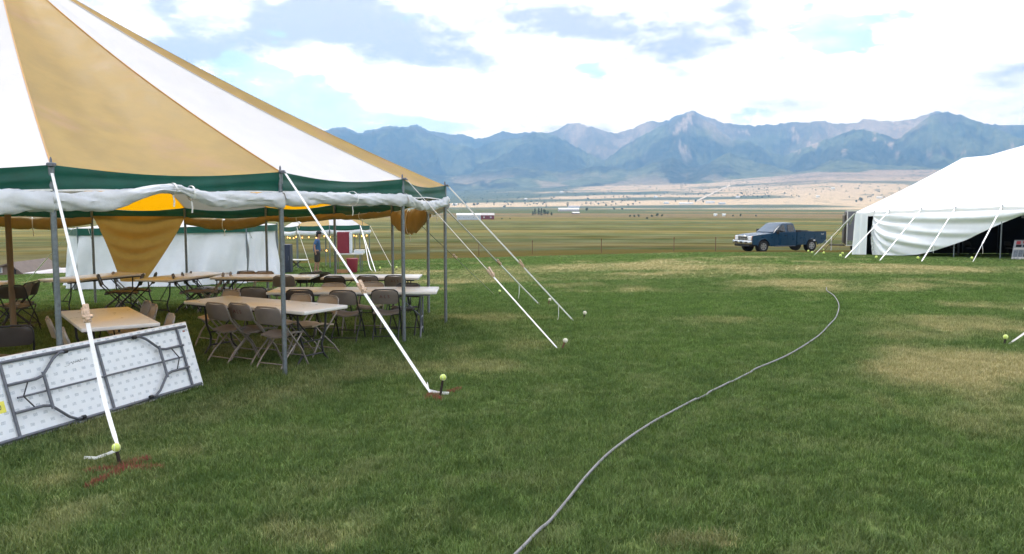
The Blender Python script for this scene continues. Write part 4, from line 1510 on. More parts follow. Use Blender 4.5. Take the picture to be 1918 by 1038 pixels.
crt = thing('orange_crate', 'low orange-brown crate on the grass under the counter', 'crate', cr)
mo = mat('orange_wood', (.34, .18, .09), .7, .2, 12)
for zc in (.04, .12):
    for q in (-.16, .16):
        MB().box((0, q, zc), (.5, .02, .06)).build('slat', mo, crt)
for q in (-.24, .24):
    MB().box((q, 0, .08), (.02, .30, .15)).build('end_panel', mo, crt)
MB().box((0, 0, .012), (.46, .3, .02)).build('bottom', mo, crt)
wl_ = G(552, 508)
wtb = thing('folding_table', 'white side table left of the person in the small marquee', 'folding table', (wl_.x, wl_.y + .3, gz(wl_.x, wl_.y + .3)))
MB().box((0, 0, .50), (1.0, .5, .04), bev=.01).build('tabletop', M_TABLE, wtb)
for sx in (-.4, .4):
    MB().tube([(sx, -.15, 0), (-sx * .6, 0, .48)], .015, 7).build('leg', M_DARKST, wtb)
    MB().tube([(sx, .15, 0), (-sx * .6, .1, .48)], .015, 7).build('leg', M_DARKST, wtb)
fz = G(531, 512)
fr = thing('dark_cabinet', 'dark blue upright cabinet half hidden behind the white wall end', 'cabinet', (fz.x, fz.y + .6, gz(fz.x, fz.y + .6)))
mdk = mat('navy_paint', (.035, .045, .075), .5)
MB().box((0, 0, .62), (.42, .45, 1.24), bev=.015).build('body', mdk, fr)
MB().box((0, -.232, .62), (.36, .014, 1.14), bev=.004).build('door', mdk, fr)
MB().tube([(.14, -.25, .55), (.14, -.25, .75)], .012, 6).build('handle', M_GREYST, fr)

# ------------------------------------------------------------------ person under the small marquee
pf = G(594, 511)
pe = thing('person', 'person in blue shirt and dark shorts standing under the small marquee, facing the counter', 'person', pf)


def skin_body(name, joints, edges, m_, parent, root=0, sub=2):
    me = bpy.data.meshes.new(name)
    me.from_pydata([j[0] for j in joints], edges, [])
    o = bpy.data.objects.new('tmp_body', me)
    link(o)
    sk = o.modifiers.new('s', 'SKIN')
    for i, j in enumerate(joints):
        r = j[1]
        me.skin_vertices[0].data[i].radius = r if isinstance(r, tuple) else (r, r)
        me.skin_vertices[0].data[i].use_root = (i == root)
    ss_ = o.modifiers.new('u', 'SUBSURF'); ss_.levels = sub
    bpy.context.view_layer.update()
    dg = bpy.context.evaluated_depsgraph_get()
    res = bpy.data.meshes.new_from_object(o.evaluated_get(dg))
    bpy.data.objects.remove(o)
    res.name = name
    res.materials.clear(); res.materials.append(m_)
    res.polygons.foreach_set('use_smooth', [True] * len(res.polygons))
    q = bpy.data.objects.new(name, res)
    link(q); q.parent = parent
    return q


M_SKIN = mat('skin', (.34, .19, .13), .55, .08, 20)
M_SHIRT = mat('blue_shirt', (.035, .10, .23), .8, .12, 12, bump=.3, bscale=25)
M_SHORT = mat('dark_shorts', (.03, .026, .026), .8, .1, 12)
M_HAIR = mat('dark_cap', (.012, .012, .015), .7)
M_SHOE = mat('brown_shoe', (.10, .07, .05), .7)
# faces +x, leaning a little forward
J = [((.02, 0, .93), (.13, .15)), ((.0, 0, 1.12), (.11, .14)), ((.03, 0, 1.34), (.12, .17)), ((.07, 0, 1.47), (.055, .06)), ((.11, 0, 1.55), (.06, .055)), ((.135, 0, 1.66), (.095, .078)), ((.13, 0, 1.75), (.075, .065)),
     ((.03, .19, 1.40), .055), ((-.05, .24, 1.14), .042), ((.12, .22, .98), .034), ((.20, .20, .96), (.02, .035)),
     ((.03, -.19, 1.40), .055), ((-.08, -.24, 1.15), .042), ((-.04, -.27, .93), .034), ((-.02, -.27, .84), (.022, .036)),
     ((.02, .10, .86), .085), ((.06, .11, .48), .058), ((.02, .11, .10), .038), ((.12, .11, .035), (.03, .04)),
     ((.02, -.10, .86), .085), ((-.02, -.11, .48), .058), ((-.10, -.11, .10), .038), ((.0, -.11, .035), (.03, .04)),
     ((.25, .185, .95), .009), ((.255, .205, .955), .009), ((.25, .225, .95), .008), ((.225, .175, .985), .010),
     ((-.01, -.255, .78), .009), ((-.02, -.275, .775), .009), ((-.03, -.29, .78), .008), ((.02, -.255, .81), .010), ((.215, .03, 1.655), .018)]
E = [(0, 1), (1, 2), (2, 3), (3, 4), (4, 5), (5, 6), (2, 7), (7, 8), (8, 9), (9, 10), (2, 11), (11, 12), (12, 13), (13, 14),
     (0, 15), (15, 16), (16, 17), (17, 18), (0, 19), (19, 20), (20, 21), (21, 22), (10, 23), (10, 24), (10, 25), (10, 26), (14, 27), (14, 28), (14, 29), (14, 30)]
skin_body('body', J[:31], E, M_SKIN, pe)
skin_body('shirt', [((.02, 0, .82), (.165, .185)), ((.0, 0, 1.12), (.15, .18)), ((.03, 0, 1.34), (.15, .20)), ((.06, 0, 1.45), (.085, .095)), ((.03, .20, 1.40), .08), ((-.03, .235, 1.19), .062), ((.03, -.20, 1.40), .075), ((-.055, -.235, 1.20), .062)],
          [(0, 1), (1, 2), (2, 3), (2, 4), (4, 5), (2, 6), (6, 7)], M_SHIRT, pe)
skin_body('shorts', [((.02, 0, 1.0), (.155, .175)), ((.02, 0, .86), (.16, .18)), ((.03, .105, .74), .115), ((.055, .11, .44), .10), ((.01, -.105, .74), .115), ((-.015, -.11, .44), .10)], [(0, 1), (1, 2), (2, 3), (1, 4), (4, 5)], M_SHORT, pe)
hb_ = MB().ball((.105, 0, 1.715), .118, 14, 9, (1.02, .88, .80))
hb_.box((.225, 0, 1.70), (.13, .15, .018), bev=.006)
hb_.build('cap', M_HAIR, pe)
MB().ball((.035, 0, 1.62), .085, 12, 8, (.7, .9, 1.1)).build('hair', M_HAIR, pe)
MB().ball((.222, 0, 1.635), .02, 8, 6, (1.0, .8, 1.2)).build('nose', M_SKIN, pe)
for sy in (-1, 1):
    MB().ball((.195, sy * .032, 1.663), .012, 8, 6).build('eye', M_BLACK, pe)
    MB().ball((.115, sy * .082, 1.645), .022, 8, 6, (.8, .4, 1.3)).build('ear', M_SKIN, pe)
MB().box((.202, 0, 1.588), (.012, .05, .012), bev=.004).build('mouth', mat('lip', (.25, .10, .09), .5), pe)
for x0, y0 in ((.06, .11), (-.05, -.11)):
    MB().box((x0, y0, .04), (.28, .10, .085), bev=.03, seg=2).build('shoe', M_SHOE, pe)
pe.rotation_euler = (0, 0, .15)
M_PAPER = mat('white_paper', (.75, .75, .75), .6)

# ------------------------------------------------------------------ big white tent on the right hand side
M_BIGW = fabric('bright_white_vinyl', (.84, .85, .86), (.5, .5, .5), .015, .02, 1.0, bump=.1, bscale=3.0)
M_INSHADE = mat('inside_shade', (.022, .022, .024), .9, .2, 2)  # near-black colour standing for the shade inside the event tent
M_SWAG = fabric('swag_vinyl', (.80, .825, .86), (.55, .56, .58), .05, .03, 2.0, bump=.2, bscale=4.0)
E_ = []
for u, v, ht in ((1600, 477.5, 80), (1635, 479, 82), (1663, 480, 84.5), (1722, 482, 89), (1786, 484, 93), (1873, 486, 98.5)):
    d = F * EAVE / ht
    p = Vector(at(u, v, d)); p.z = gz(p.x, p.y)
    E_.append(p)
dirw = (E_[5] - E_[3]).normalized()
E_ += [E_[5] + dirw * 2.8, E_[5] + dirw * 5.6, E_[5] + dirw * 8.4]
nrm_w = Vector((-dirw.y, dirw.x, 0)).normalized()
if nrm_w.x < 0: nrm_w = -nrm_w
for p in E_: p.z = gz(p.x, p.y)
BK = [E_[0] + nrm_w * 4 + Vector((.9, 1.6, 0)), E_[0] + nrm_w * 8 + Vector((.9, 1.0, 0)), E_[0] + nrm_w * 11.5]
FAR = [E_[i] + nrm_w * 12.0 for i in (2, 3, 4, 5, 6, 7, 8)]
outer = E_ + list(reversed(FAR)) + list(reversed(BK))
for p in outer: p.z = gz(p.x, p.y)
K_ = Vector(at(1803, 296, 47.5)); P_ = Vector(at(1979, 243, 42.0)); Q_ = P_ + dirw * 6.5 + Vector((0, 0, .1)); Z_ = P_ + dirw * 12
bw = thing('white_event_tent', 'large plain white event tent with its swagged side wall open to a dark inside', 'tent', sum(outer, Vector()) / len(outer))
tp = [q + Vector((0, 0, EAVE)) for q in outer]
no = len(outer)


def peak_for(p):
    """ridge point above an eave point"""
    cand = [K_, P_, Q_, Z_]
    t = (p - E_[0]).dot(dirw)
    tk = [(c - E_[0]).dot(dirw) for c in cand]
    t = min(max(t, tk[0]), tk[-1])
    for a in range(3):
        if tk[a] <= t <= tk[a + 1]:
            s = (t - tk[a]) / (tk[a + 1] - tk[a])
            return lerp(cand[a], cand[a + 1], s) + Vector((0, 0, -.35 * math.sin(math.pi * s)))
    return cand[-1]


ls_k = (K_ - E_[0]).dot(dirw)
for i in range(no):
    a, c = tp[i], tp[(i + 1) % no]
    pa, pc = peak_for(a), peak_for(c)
    MB().grid(lambda s, t: lerp(lerp(a, c, s), lerp(pa, pc, s), t) + Vector((0, 0, -.05 * math.sin(math.pi * s) * (1 - t) - .08 * math.sin(math.pi * t))), 8, 12).build('roof_panel', M_BIGW, bw, True, smooth=60)
    od = (outer[i] + outer[(i + 1) % no]) / 2 - Vector(bw.location); od.z = 0; od.normalize()
    MB().grid(lambda s, t: lerp(a, c, s) + od * .03 + Vector((0, 0, -.05 * math.sin(math.pi * s) * (1 - t) - .26 * t)), 8, 2).build('valance_panel', M_BIGW, bw, True)
for i in range(no):
    p = outer[i]
    MB().tube([p + Vector((0, 0, -.03)), p + Vector((0, 0, EAVE + .05))], .03, 10).build('side_pole', M_GALV, bw, True)
for q in (K_, P_, Q_):
    b0 = Vector((q.x, q.y, gz(q.x, q.y)))
    MB().tube([b0, q + Vector((0, 0, -.02))], .05, 10).build('centre_pole', M_GREYST, bw, True)

# front wall with a swag: bottom edge climbs along the eave
BOT = np.array([(1626, 478.5), (1660, 479.5), (1690, 479), (1720, 477), (1750, 470.5), (1780, 461), (1810, 450), (1850, 430.5), (1880, 416.5), (1918, 402), (1990, 394), (2200, 394)], float)


def front_at(f_):
    """point on the eave line, f_ in 0..1 from E1 to E7"""
    g = 1 + f_ * 6
    i = min(int(g), 6)
    return lerp(E_[i], E_[i + 1], g - i)


def px_u(p):
    d = Vector(p) - Vector(C0)
    return 959 + F * d.x / (d.y * FW[1] + d.z * FW[2])


outw = -nrm_w


def swag(s, t):
    f_ = s ** 1.4 * .78 + .02 * 0
    p = front_at(f_)
    top = p.z + EAVE - .18
    u = px_u((p.x, p.y, p.z + 1))
    bvv = np.interp(u, BOT[:, 0], BOT[:, 1])
    rr = ray(u, bvv)
    zb = CAMZ + rr[2] * (p.y / rr[1])
    zb = max(zb, p.z + .03)
    z = top * (1 - t) + zb * t
    lift = (zb - p.z) / EAVE
    x = s * 10
    xm = s * 11.0 + .05
    dm = (top - z)
    run = dm / (1 - math.exp(-(xm / 1.7) ** .9)) * (1 - .35 * s)
    fold = .085 * math.sin(run * 11.0 + .7 * math.sin(s * 7)) + .05 * math.sin(run * 5.1 + 1.0) + .02 * math.sin(run * 23 + 2 * s)
    fold *= .25 + .75 * min(1, xm / .6)
    env = math.sin(math.pi * min(1, t * .9 + .06)) ** .6
    return Vector((p.x, p.y, z)) + outw * (.05 + fold * env + .12 * math.sin(math.pi * t) * (1 - lift))


MB().grid(swag, 90, 44).build('swag_wall', M_SWAG, bw, True, smooth=60)
# narrow panel left of the doorway, and walls coloured as shade closing the far and back sides
def panel(s, t):
    p = lerp(E_[0], lerp(E_[0], E_[1], .70), s)
    return Vector((p.x, p.y, p.z + (EAVE - .1) * (1 - t) + .03 * t)) + outw * (.05 + .06 * math.sin(s * 13) * (.4 + .6 * t)) + Vector((-.10 * t * (1 - s), 0, 0))


MB().grid(panel, 24, 10).build('door_panel', M_SWAG, bw, True, smooth=60)
for i in range(8, no):  # starts with an unseen end wall, added to keep the inside dark
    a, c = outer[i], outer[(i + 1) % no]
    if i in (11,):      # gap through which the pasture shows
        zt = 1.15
        MB().grid(lambda s, t: lerp(a, c, s) + Vector((0, 0, EAVE - .1 - (EAVE - .1 - zt) * t)), 8, 4).build('shade_wall', M_INSHADE, bw, True)
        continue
    MB().grid(lambda s, t: lerp(a, c, s) + Vector((0, 0, (EAVE - .1) * (1 - t) + .02)) + Vector((.03 * math.sin(s * 12 + i), 0, 0)), 16, 4).build('shade_wall', M_INSHADE, bw, True)
for lab, i, bu, bv, sb in (('white guy strap of the event tent, first of the pair by the truck wheel', 0, 1519, 476, (1513, 475)), ('white guy strap of the event tent, second of the pair by the truck wheel', 0, 1525, 478, (1517, 476)),
                           ('white guy strap crossing the grey trailer towards the grass', 0, 1543, 471, (1541, 475)), ('white guy strap low in front of the grey trailer', 0, 1571, 468, (1560, 470)),
                           ('white guy strap crossing the dark doorway of the event tent', 2, 1582, 484, (1574, 482)), ('guy strap at the foot of the swagged wall by its gathered corner', 3, 1648, 488, (1640, 485)),
                           ('broad white guy strap over the middle of the swagged wall', 4, 1726, 490, (1718, 486.5)), ('guy strap with hanging tail in front of the dark tent opening', 5, 1822, 491, (1818, 486.5))):
    p = E_[i]
    o = strap(lab, p + outw * .08 + Vector((.0, 0, EAVE - .05)), G(bu, bv), .055, .68, 'guy straps of the white event tent', m=M_WEB, upper=.055 if i != 5 else .065, low_w=.055 if i != 5 else .025, rat=False,
              tail=None if i < 4 else [lerp(p + Vector((0, 0, EAVE)), G(bu, bv), .70), lerp(p + Vector((0, 0, EAVE)), G(bu, bv), .70) + Vector((.04, 0, -.25)), lerp(p + Vector((0, 0, EAVE)), G(bu, bv), .70) + Vector((.05, 0, -.42))])
for lab, u, v in (('yellow-green ball stake by the truck wheel, first', 1513, 474), ('yellow-green ball stake by the truck wheel, second', 1520, 477), ('ball stake below the trailer front', 1541, 471), ('ball stake below the trailer, nearer the lawn', 1542, 478),
                  ('ball stake at the doorway strap, further one', 1577, 479), ('ball stake at the doorway strap, nearer one', 1573, 484),
                  ('ball stake under the gathered corner of the swagged wall', 1640, 487), ('ball stake under the middle of the swagged wall', 1718, 488.5), ('ball stake in front of the dark tent opening', 1819, 489)):
    stake('tent_stake', lab, G(u, v), True, M_BALL, 'stakes of the white event tent', h=.10, r=.060 if u > 1600 else .065)
gA = G(1889, 645)
dA = Vector(at(1990, 575, gA.y + 1.0)) - gA
tA = gA + dA * (2.3 / dA.z)
tag(MB().tube([(tA.x, tA.y, gz(tA.x, tA.y) - .03), (tA.x, tA.y, tA.z + .08)], .0285, 12).build('tent_pole', M_GALV), 'grey steel tent pole holding the strap that leaves the picture', 'tent pole')
strap('white strap running out of the picture from a stake in the dry grass', tA, gA, .05, .3, 'guy straps of the white event tent', m=M_ROPE, low_w=.045, rat=False)
stake('tent_stake', 'stake with big yellow-green ball in the dry grass at the picture edge', G(1880, 647), True, M_BALL, 'stakes of the white event tent', h=.10, r=.036)
stake('tent_stake', 'stake ball cut by the picture edge above the dry grass', G(1918, 592), True, M_BALL, 'stakes of the white event tent', h=.12, r=.036)

# display board leaning by the opening
db = G(1894, 486)
bd = thing('display_board', 'slanted display board with pictures standing at the event tent opening', 'display board', db)
Rb = Matrix.Rotation(math.radians(-24), 3, 'X')
def bdp(x, z, d=0.0): return Rb @ Vector((x, -d, z))
def plate(x0, x1, z0, z1, d, m_, nm):
    q = MB().add([bdp(x0 + .36 * z0, z0, d), bdp(x1 + .36 * z0, z0, d), bdp(x1 + .36 * z1, z1, d), bdp(x0 + .36 * z1, z1, d),
                  bdp(x0 + .36 * z0, z0, d - .012), bdp(x1 + .36 * z0, z0, d - .012), bdp(x1 + .36 * z1, z1, d - .012), bdp(x0 + .36 * z1, z1, d - .012)],
                 [(0, 1, 2, 3), (7, 6, 5, 4), (0, 4, 5, 1), (1, 5, 6, 2), (2, 6, 7, 3), (3, 7, 4, 0)])
    return q.build(nm, m_, bd, smooth=0)
mgb = mat('grey_board', (.38, .40, .43), .5, .05)
plate(0, 1.5, 0, .96, 0.0, mgb, 'board')
plate(.02, 1.48, .0, .10, .014, M_TABLE, 'footer')
plate(.06, .16, .02, .08, .028, mgb, 'caption'); plate(.22, .32, .02, .08, .028, mgb, 'caption')
plate(.02, 1.48, .48, .56, .014, M_TABLE, 'caption_strip')
plate(.05, .24, .13, .44, .014, mat('dim_photo', (.20, .23, .27), .4, .3, 14), 'photo')
plate(.28, .47, .13, .44, .014, bpy.data.materials['dim_photo'], 'photo')
plate(.52, .95, .13, .44, .014, mdk, 'photo')
plate(.10, .36, .60, .72, .014, M_BLACK, 'dark_strip'); plate(.42, .9, .60, .72, .014, mdk, 'dark_strip')
plate(.10, .30, .74, .89, .014, mat('red_print', (.45, .07, .08), .5), 'red_emblem'); plate(.40, .6, .78, .90, .014, bpy.data.materials['red_print'], 'red_emblem')
plate(0, 1.5, .93, .965, .014, M_GREYST, 'frame')
MB().tube([bdp(.5, .9), (.5, .75, 0)], .015, 6).tube([bdp(1.4, .9), (1.4, .75, 0)], .015, 6).build('prop', M_GREYST, bd)

# dark things inside the event tent
ICL = ['dark chair under the swag edge nearest the doorway inside the event tent', 'dark chair next along under the swag edge inside the event tent', 'dark chair before the first inside pole of the event tent', 'dark chair behind the first inside pole of the event tent', 'dark chair behind the strap with hanging tail', 'dark chair just before the tall grey pole of the event tent', 'dark chair between the tall grey pole and the display board']
for j, (f_, w_) in enumerate(((.27, 3.4), (.34, 3.5), (.46, 4.6), (.52, 4.6), (.58, 4.5), (.64, 4.1), (.7, 4.2))):
    p = front_at(f_) + nrm_w * w_
    q = copy_tree(PC['b']); q['label'] = ICL[j]; q['group'] = 'chairs inside the event tent'
    q.location = (p.x, p.y, gz(p.x, p.y)); q.rotation_euler = (0, 0, math.atan2(nrm_w.y, nrm_w.x) - math.pi / 2)

# ------------------------------------------------------------------ pickup truck
M_BLUE = mat('blue_car_paint', (.004, .040, .088), .30, .06, 2, spec=.6)
M_CHROME = mat('chrome', (.62, .62, .62), .22, .08, 12, metal=.9)
M_GLASS = mat('dark_glass', (.018, .022, .026), .08, .1, 3, spec=.7)
M_TYRE = mat('tyre_rubber', (.018, .018, .018), .85, .2, 20)
M_RIM = mat('alloy_rim', (.42, .42, .42), .35, .1, 15, metal=.6)
M_LAMP = mat('headlamp_lens', (.75, .76, .78), .15, .04, 10, spec=.7)
M_AMBER = mat('amber_lens', (.65, .22, .03), .3)
tp0 = G(1462, 471)
tk = thing('pickup_truck', 'dark blue extended-cab pickup truck with chrome grille parked at the lawn edge', 'pickup truck', (tp0.x, tp0.y + .4, gz(tp0.x, tp0.y + .4)))
tk.rotation_euler = (0, 0, math.pi + math.radians(21))
tk.scale = (1.07, 1.07, 1.13)      # +x of the truck points to its front
HW = .98
WB0, WB1, RW = 2.02, -1.98, .39


def arch(xc, r, n=9, z0=.40):
    return [(xc + r * math.cos(a), .39 + r * math.sin(a)) for a in np.linspace(0.03, math.pi - .03, n)]


def loft(mb, secs):
    """closed skin through cross sections of equal length"""
    k, n = len(mb.v), len(secs[0])
    for sc in secs: mb.v += [tuple(p) for p in sc]
    for i in range(len(secs) - 1):
        for j in range(n):
            a = k + i * n + j; c = k + i * n + (j + 1) % n
            mb.f.append((a, c, c + n, a + n))
    mb.f.append(tuple(k + j for j in reversed(range(n))))
    mb.f.append(tuple(k + (len(secs) - 1) * n + j for j in range(n)))


def side_panel(poly, name, m_, parent, y0=.0, crown=.05):
    """body side: a flat outline with real thickness on both flanks and a crowned outer face"""
    mb = MB()
    for sy in (-1, 1):
        mb.prism(poly, sy * (HW - .10), sy * HW, 'y')
    return mb.build(name, m_, parent, smooth=25)


front = [(2.86, .52), (2.98, .60), (3.0, .98), (2.93, 1.10), (2.2, 1.17), (1.28, 1.23), (1.18, 1.27), (-.66, 1.30), (-.66, .44), (1.50, .44)]
fp = [(2.80, .52)] + [(2.02 + .50 * math.cos(a), .40 + .50 * math.sin(a)) for a in np.linspace(.25, math.pi - .08, 11)] + [(1.45, .40), (-.66, .40), (-.66, 1.28), (.2, 1.28), (1.16, 1.26), (1.28, 1.22), (2.2, 1.16), (2.90, 1.08), (2.97, .98), (2.95, .58)]
side_panel(fp, 'body', M_BLUE, tk)
hood = MB()
secs = []
for x, z, w in ((2.95, 1.02, .84), (2.86, 1.10, .90), (2.2, 1.175, .95), (1.6, 1.21, .96), (1.12, 1.245, .96)):
    secs.append([(x, -w, z - .10), (x, -w * .97, z - .01), (x, -w * .5, z + .035), (x, 0, z + .02), (x, w * .5, z + .035), (x, w * .97, z - .01), (x, w, z - .10), (x, 0, z - .14)])
loft(hood, secs)
hood.build('hood', M_BLUE, tk, smooth=35)
MB().box((1.1, 0, .55), (3.6, 1.70, .28)).build('chassis', M_BLACK, tk)
MB().box((.27, 0, .90), (1.86, 1.76, .70)).build('cab_floor', M_BLUE, tk)
cab = MB()
sec = [(1.22, .935, 1.24), (.98, .90, 1.46), (.52, .79, 1.80), (.36, .76, 1.845), (-.35, .76, 1.86), (-.50, .77, 1.83), (-.60, .83, 1.55), (-.655, .93, 1.27)]
rows = []
for x, w, z in sec:
    rows.append([(x, -w, z), (x, -w * .85, z + .025), (x, 0, z + .045), (x, w * .85, z + .025), (x, w, z)])
k0 = len(cab.v)
for r_ in rows: cab.v += r_
for i in range(len(rows) - 1):
    for j in range(4):
        cab.f.append((k0 + i * 5 + j, k0 + i * 5 + j + 1, k0 + i * 5 + j + 6, k0 + i * 5 + j + 5))
cab.f.append(tuple(k0 + i * 5 for i in range(len(rows))))
cab.f.append(tuple(k0 + i * 5 + 4 for i in reversed(range(len(rows)))))
cab.build('cab', M_BLUE, tk, smooth=35)
ws = MB()
def wsp(s, t):
    z = 1.27 + .52 * t; x = 1.235 - .69 * t ** 1.0
    w = (.90 - .125 * t)
    return Vector((x + .012 * math.cos(s * math.pi - math.pi / 2) + .012, (s * 2 - 1) * w * .95, z + .028))
ws.grid(wsp, 8, 4)
ws.build('windshield', mat('windshield_glass', (.11, .13, .15), .06, .05, 3, spec=.9), tk)


def flank(x, z):
    """half width of the cab side at height z"""
    return np.interp(z, [1.24, 1.46, 1.80], [.935, .90, .79]) + .006


for sy in (-1, 1):
    for nm, pl in (('front_window', [(1.02, 1.30), (.86, 1.46), (.46, 1.74), (.30, 1.76), (.22, 1.30)]), ('rear_window', [(.02, 1.32), (.02, 1.76), (-.36, 1.77), (-.46, 1.70), (-.52, 1.32)])):
        q = MB()
        vs = [(x, sy * flank(x, z), z) for x, z in pl]
        vs2 = [(x, sy * (flank(x, z) - .02), z) for x, z in pl]
        n = len(pl)
        q.add(vs + vs2, [tuple(range(n)), tuple(range(2 * n - 1, n - 1, -1))] + [(i, (i + 1) % n, n + (i + 1) % n, n + i) for i in range(n)])
        q.build(nm, M_GLASS, tk, smooth=0)
    dr = MB()
    for x0, x1 in ((1.14, .13), (.11, -.55)):
        dr.prism([(x0, .47), (x0, 1.235), (x1, 1.255), (x1, .47)], sy * (HW - .004), sy * (HW + .010), 'y')
    for idx, (x0, x1) in enumerate(((1.14, .13), (.11, -.55))):
        dd = MB().prism([(x0, .50), (x0, 1.235), (x1, 1.255), (x1, .50)], sy * (HW - .004), sy * (HW + .010), 'y')
        dob = dd.build('door' if idx == 0 else 'rear_door', M_BLUE, tk, smooth=25)
        if idx == 0:
            MB().box((.24, sy * (HW + .022), 1.08), (.20, .03, .05), bev=.01).build('handle', M_BLACK, dob)
    mr = MB().box((.98, sy * 1.10, 1.33), (.12, .20, .27), bev=.03, seg=2).tube([(1.02, sy * .94, 1.28), (1.0, sy * 1.04, 1.30)], .025, 8)
    mr.build('mirror', M_BLACK, tk)
    MB().box((.28, sy * .93, .40), (1.7, .16, .05), bev=.015).build('running_board', M_GREYST, tk)
    MB().box((2.955, sy * .73, .93), (.10, .34, .27), bev=.03).build('headlight', M_LAMP, tk)
    MB().box((2.90, sy * .935, .93), (.16, .06, .25), bev=.02).build('turn_signal', M_AMBER, tk)
    fl_ = MB()
    for xc in (WB0, WB1):
        fl_.tube([(xc + .50 * math.cos(a), sy * (HW + .0), .40 + .50 * math.sin(a)) for a in np.linspace(.1, math.pi - .1, 15)], .028, 7)
    fl_.build('wheel_arch', M_BLUE, tk)
gr = MB().box((2.985, 0, .93), (.06, 1.12, .30), bev=.02)
go_ = gr.build('grille', M_CHROME, tk)
for sx in (-.36, -.12, .12, .36):
    MB().box((3.018, sx, .96), (.012, .20, .09), bev=.005).build('grille_opening', M_BLACK, go_)
    MB().box((3.018, sx, .855), (.012, .20, .07), bev=.005).build('grille_opening', M_BLACK, go_)
bp_ = MB().box((3.04, 0, .66), (.22, 1.96, .24), bev=.05, seg=2).build('front_bumper', M_CHROME, tk)
for sx in (-.55, 0, .55):
    MB().box((3.152, sx, .66), (.012, .30, .10), bev=.01).build('bumper_opening', M_BLACK, bp_)
MB().box((2.98, 0, .47), (.20, 1.7, .16), bev=.04).build('air_dam', M_BLACK, tk)
bedp = [(-.72, .46), (-1.44, .46)] + [(WB1 + .50 * math.cos(a), .40 + .50 * math.sin(a)) for a in np.linspace(.12, math.pi - .12, 11)] + [(-2.52, .50), (-3.16, .56), (-3.18, 1.28), (-.72, 1.30)]
bd_ = MB()
for sy in (-1, 1):
    bd_.prism(bedp, sy * (HW - .09), sy * HW, 'y')
bd_.box((-1.94, 0, .80), (2.42, 1.78, .06)).box((-.75, 0, 1.02), (.05, 1.78, .50)).box((-3.13, 0, 1.0), (.07, 1.80, .54))
bedo = bd_.build('bed', M_BLUE, tk, smooth=25)
for sy in (-1, 1):
    MB().box((-1.95, sy * (HW - .045), 1.30), (2.45, .11, .03), bev=.01).build('bed_rail', M_BLACK, bedo)
    MB().box((-3.19, sy * .90, 1.0), (.03, .14, .40), bev=.01).build('tail_light', M_MAROON, bedo)
MB().box((-3.26, 0, .60), (.16, 1.84, .17), bev=.04).build('rear_bumper', M_CHROME, tk)
MB().box((-.98, 0, 1.33), (.40, 1.70, .16), bev=.02).build('tool_box', M_BLACK, tk)
for x, y in ((.42, .36), (.42, -.36)):
    MB().box((x, y, 1.42), (.16, .36, .42), bev=.05).build('seat', M_BRWN, tk)
for xc in (WB0, WB1):
    for sy in (-1, 1):
        w_ = MB()
        w_.grid(lambda g, t: Vector((xc + (RW - .015 * math.cos(t * 6.283) ** 2) * math.cos(6.2832 * g), sy * (.72 + .25 * t), RW + (RW - .03 * abs(2 * t - 1) ** 3) * math.sin(6.2832 * g))), 28, 6, True)
        w_.grid(lambda g, t: Vector((xc + (RW - .015 - t * .14) * math.cos(6.2832 * g), sy * .972, RW + (RW - .03 - t * .14) * math.sin(6.2832 * g))), 28, 1, True)
        wo_ = w_.build('wheel', M_TYRE, tk, smooth=40)
        MB().cyl((xc, sy * .90, RW), (xc, sy * .965, RW), .235, 22).build('rim', M_RIM, wo_)
        for q in range(6):
            a = q * math.pi / 3
            MB().cyl((xc + .145 * math.cos(a), sy * .962, RW + .145 * math.sin(a)), (xc + .145 * math.cos(a), sy * .968, RW + .145 * math.sin(a)), .042, 8).build('rim_hole', M_BLACK, wo_)
        MB().cyl((xc, sy * .965, RW), (xc, sy * .985, RW), .07, 12).build('hub', M_CHROME, wo_)
        MB().cyl((xc, sy * .62, RW + .03), (xc, sy * .70, RW + .03), .44, 18).build('wheel_well', M_BLACK, tk)
text_mesh('lettering', '4x4', .16, M_LAMP, bedo, Matrix.Translation((-2.86, HW + .004, 1.13)) @ Matrix.Rotation(math.pi, 4, 'Z') @ Matrix.Rotation(math.pi / 2, 4, 'X'))

# ------------------------------------------------------------------ cargo trailer
ty = 58.0
tg = Vector(at(1592, 470, ty))
tr = thing('cargo_trailer', 'grey enclosed cargo trailer with white edge trim behind the event tent straps', 'trailer', (tg.x + .35, ty, gz(tg.x, ty)), math.radians(-17))
M_TRG = mat('grey_trailer_skin', (.135, .135, .16), .45, .05, 4)
M_TRB = mat('brown_trailer_end', (.075, .065, .055), .5, .1, 4)
bx0 = MB().box((1.0, 1.4, 1.60), (3.1, 2.0, 2.36), bev=.03).build('body', M_TRG, tr)
MB().box((-.57, 1.4, 1.58), (.06, 1.9, 2.2), bev=.01).build('end_panel', M_TRB, tr)
MB().box((-.66, 1.4, 1.52), (.12, 1.5, 1.95), bev=.03).build('door', M_TRB, tr)
for x, z, w, h in ((-.53, 1.60, .06, 2.40), (1.0, 2.78, 3.14, .06), (1.0, .43, 3.14, .05)):
    MB().box((x, .39, z), (w, .03, h), bev=.006).build('edge_trim', M_TABLE, tr)
MB().box((.62, .385, 2.55), (.55, .02, .14), bev=.004).build('white_plate', M_TABLE, tr)
MB().box((.3, .30, .62), (.9, .2, .05), bev=.015).build('fender', M_CHROME, tr)
MB().box((1.0, .385, .62), (3.0, .015, .30)).build('stone_guard', M_CHROME, tr)
for x in (.0, .78):
    wv = MB().cyl((x, .42, .28), (x, .62, .28), .28, 20).build('wheel', M_TYRE, tr)
    MB().cyl((x, .41, .28), (x, .425, .28), .16, 14).build('rim', M_RIM, wv)
MB().tube([(-.6, 1.4, .40), (-1.6, 1.4, .40)], .05, 8).tube([(-.6, .8, .40), (-1.55, 1.35, .40)], .035, 8).build('tongue', M_BLACK, tr)
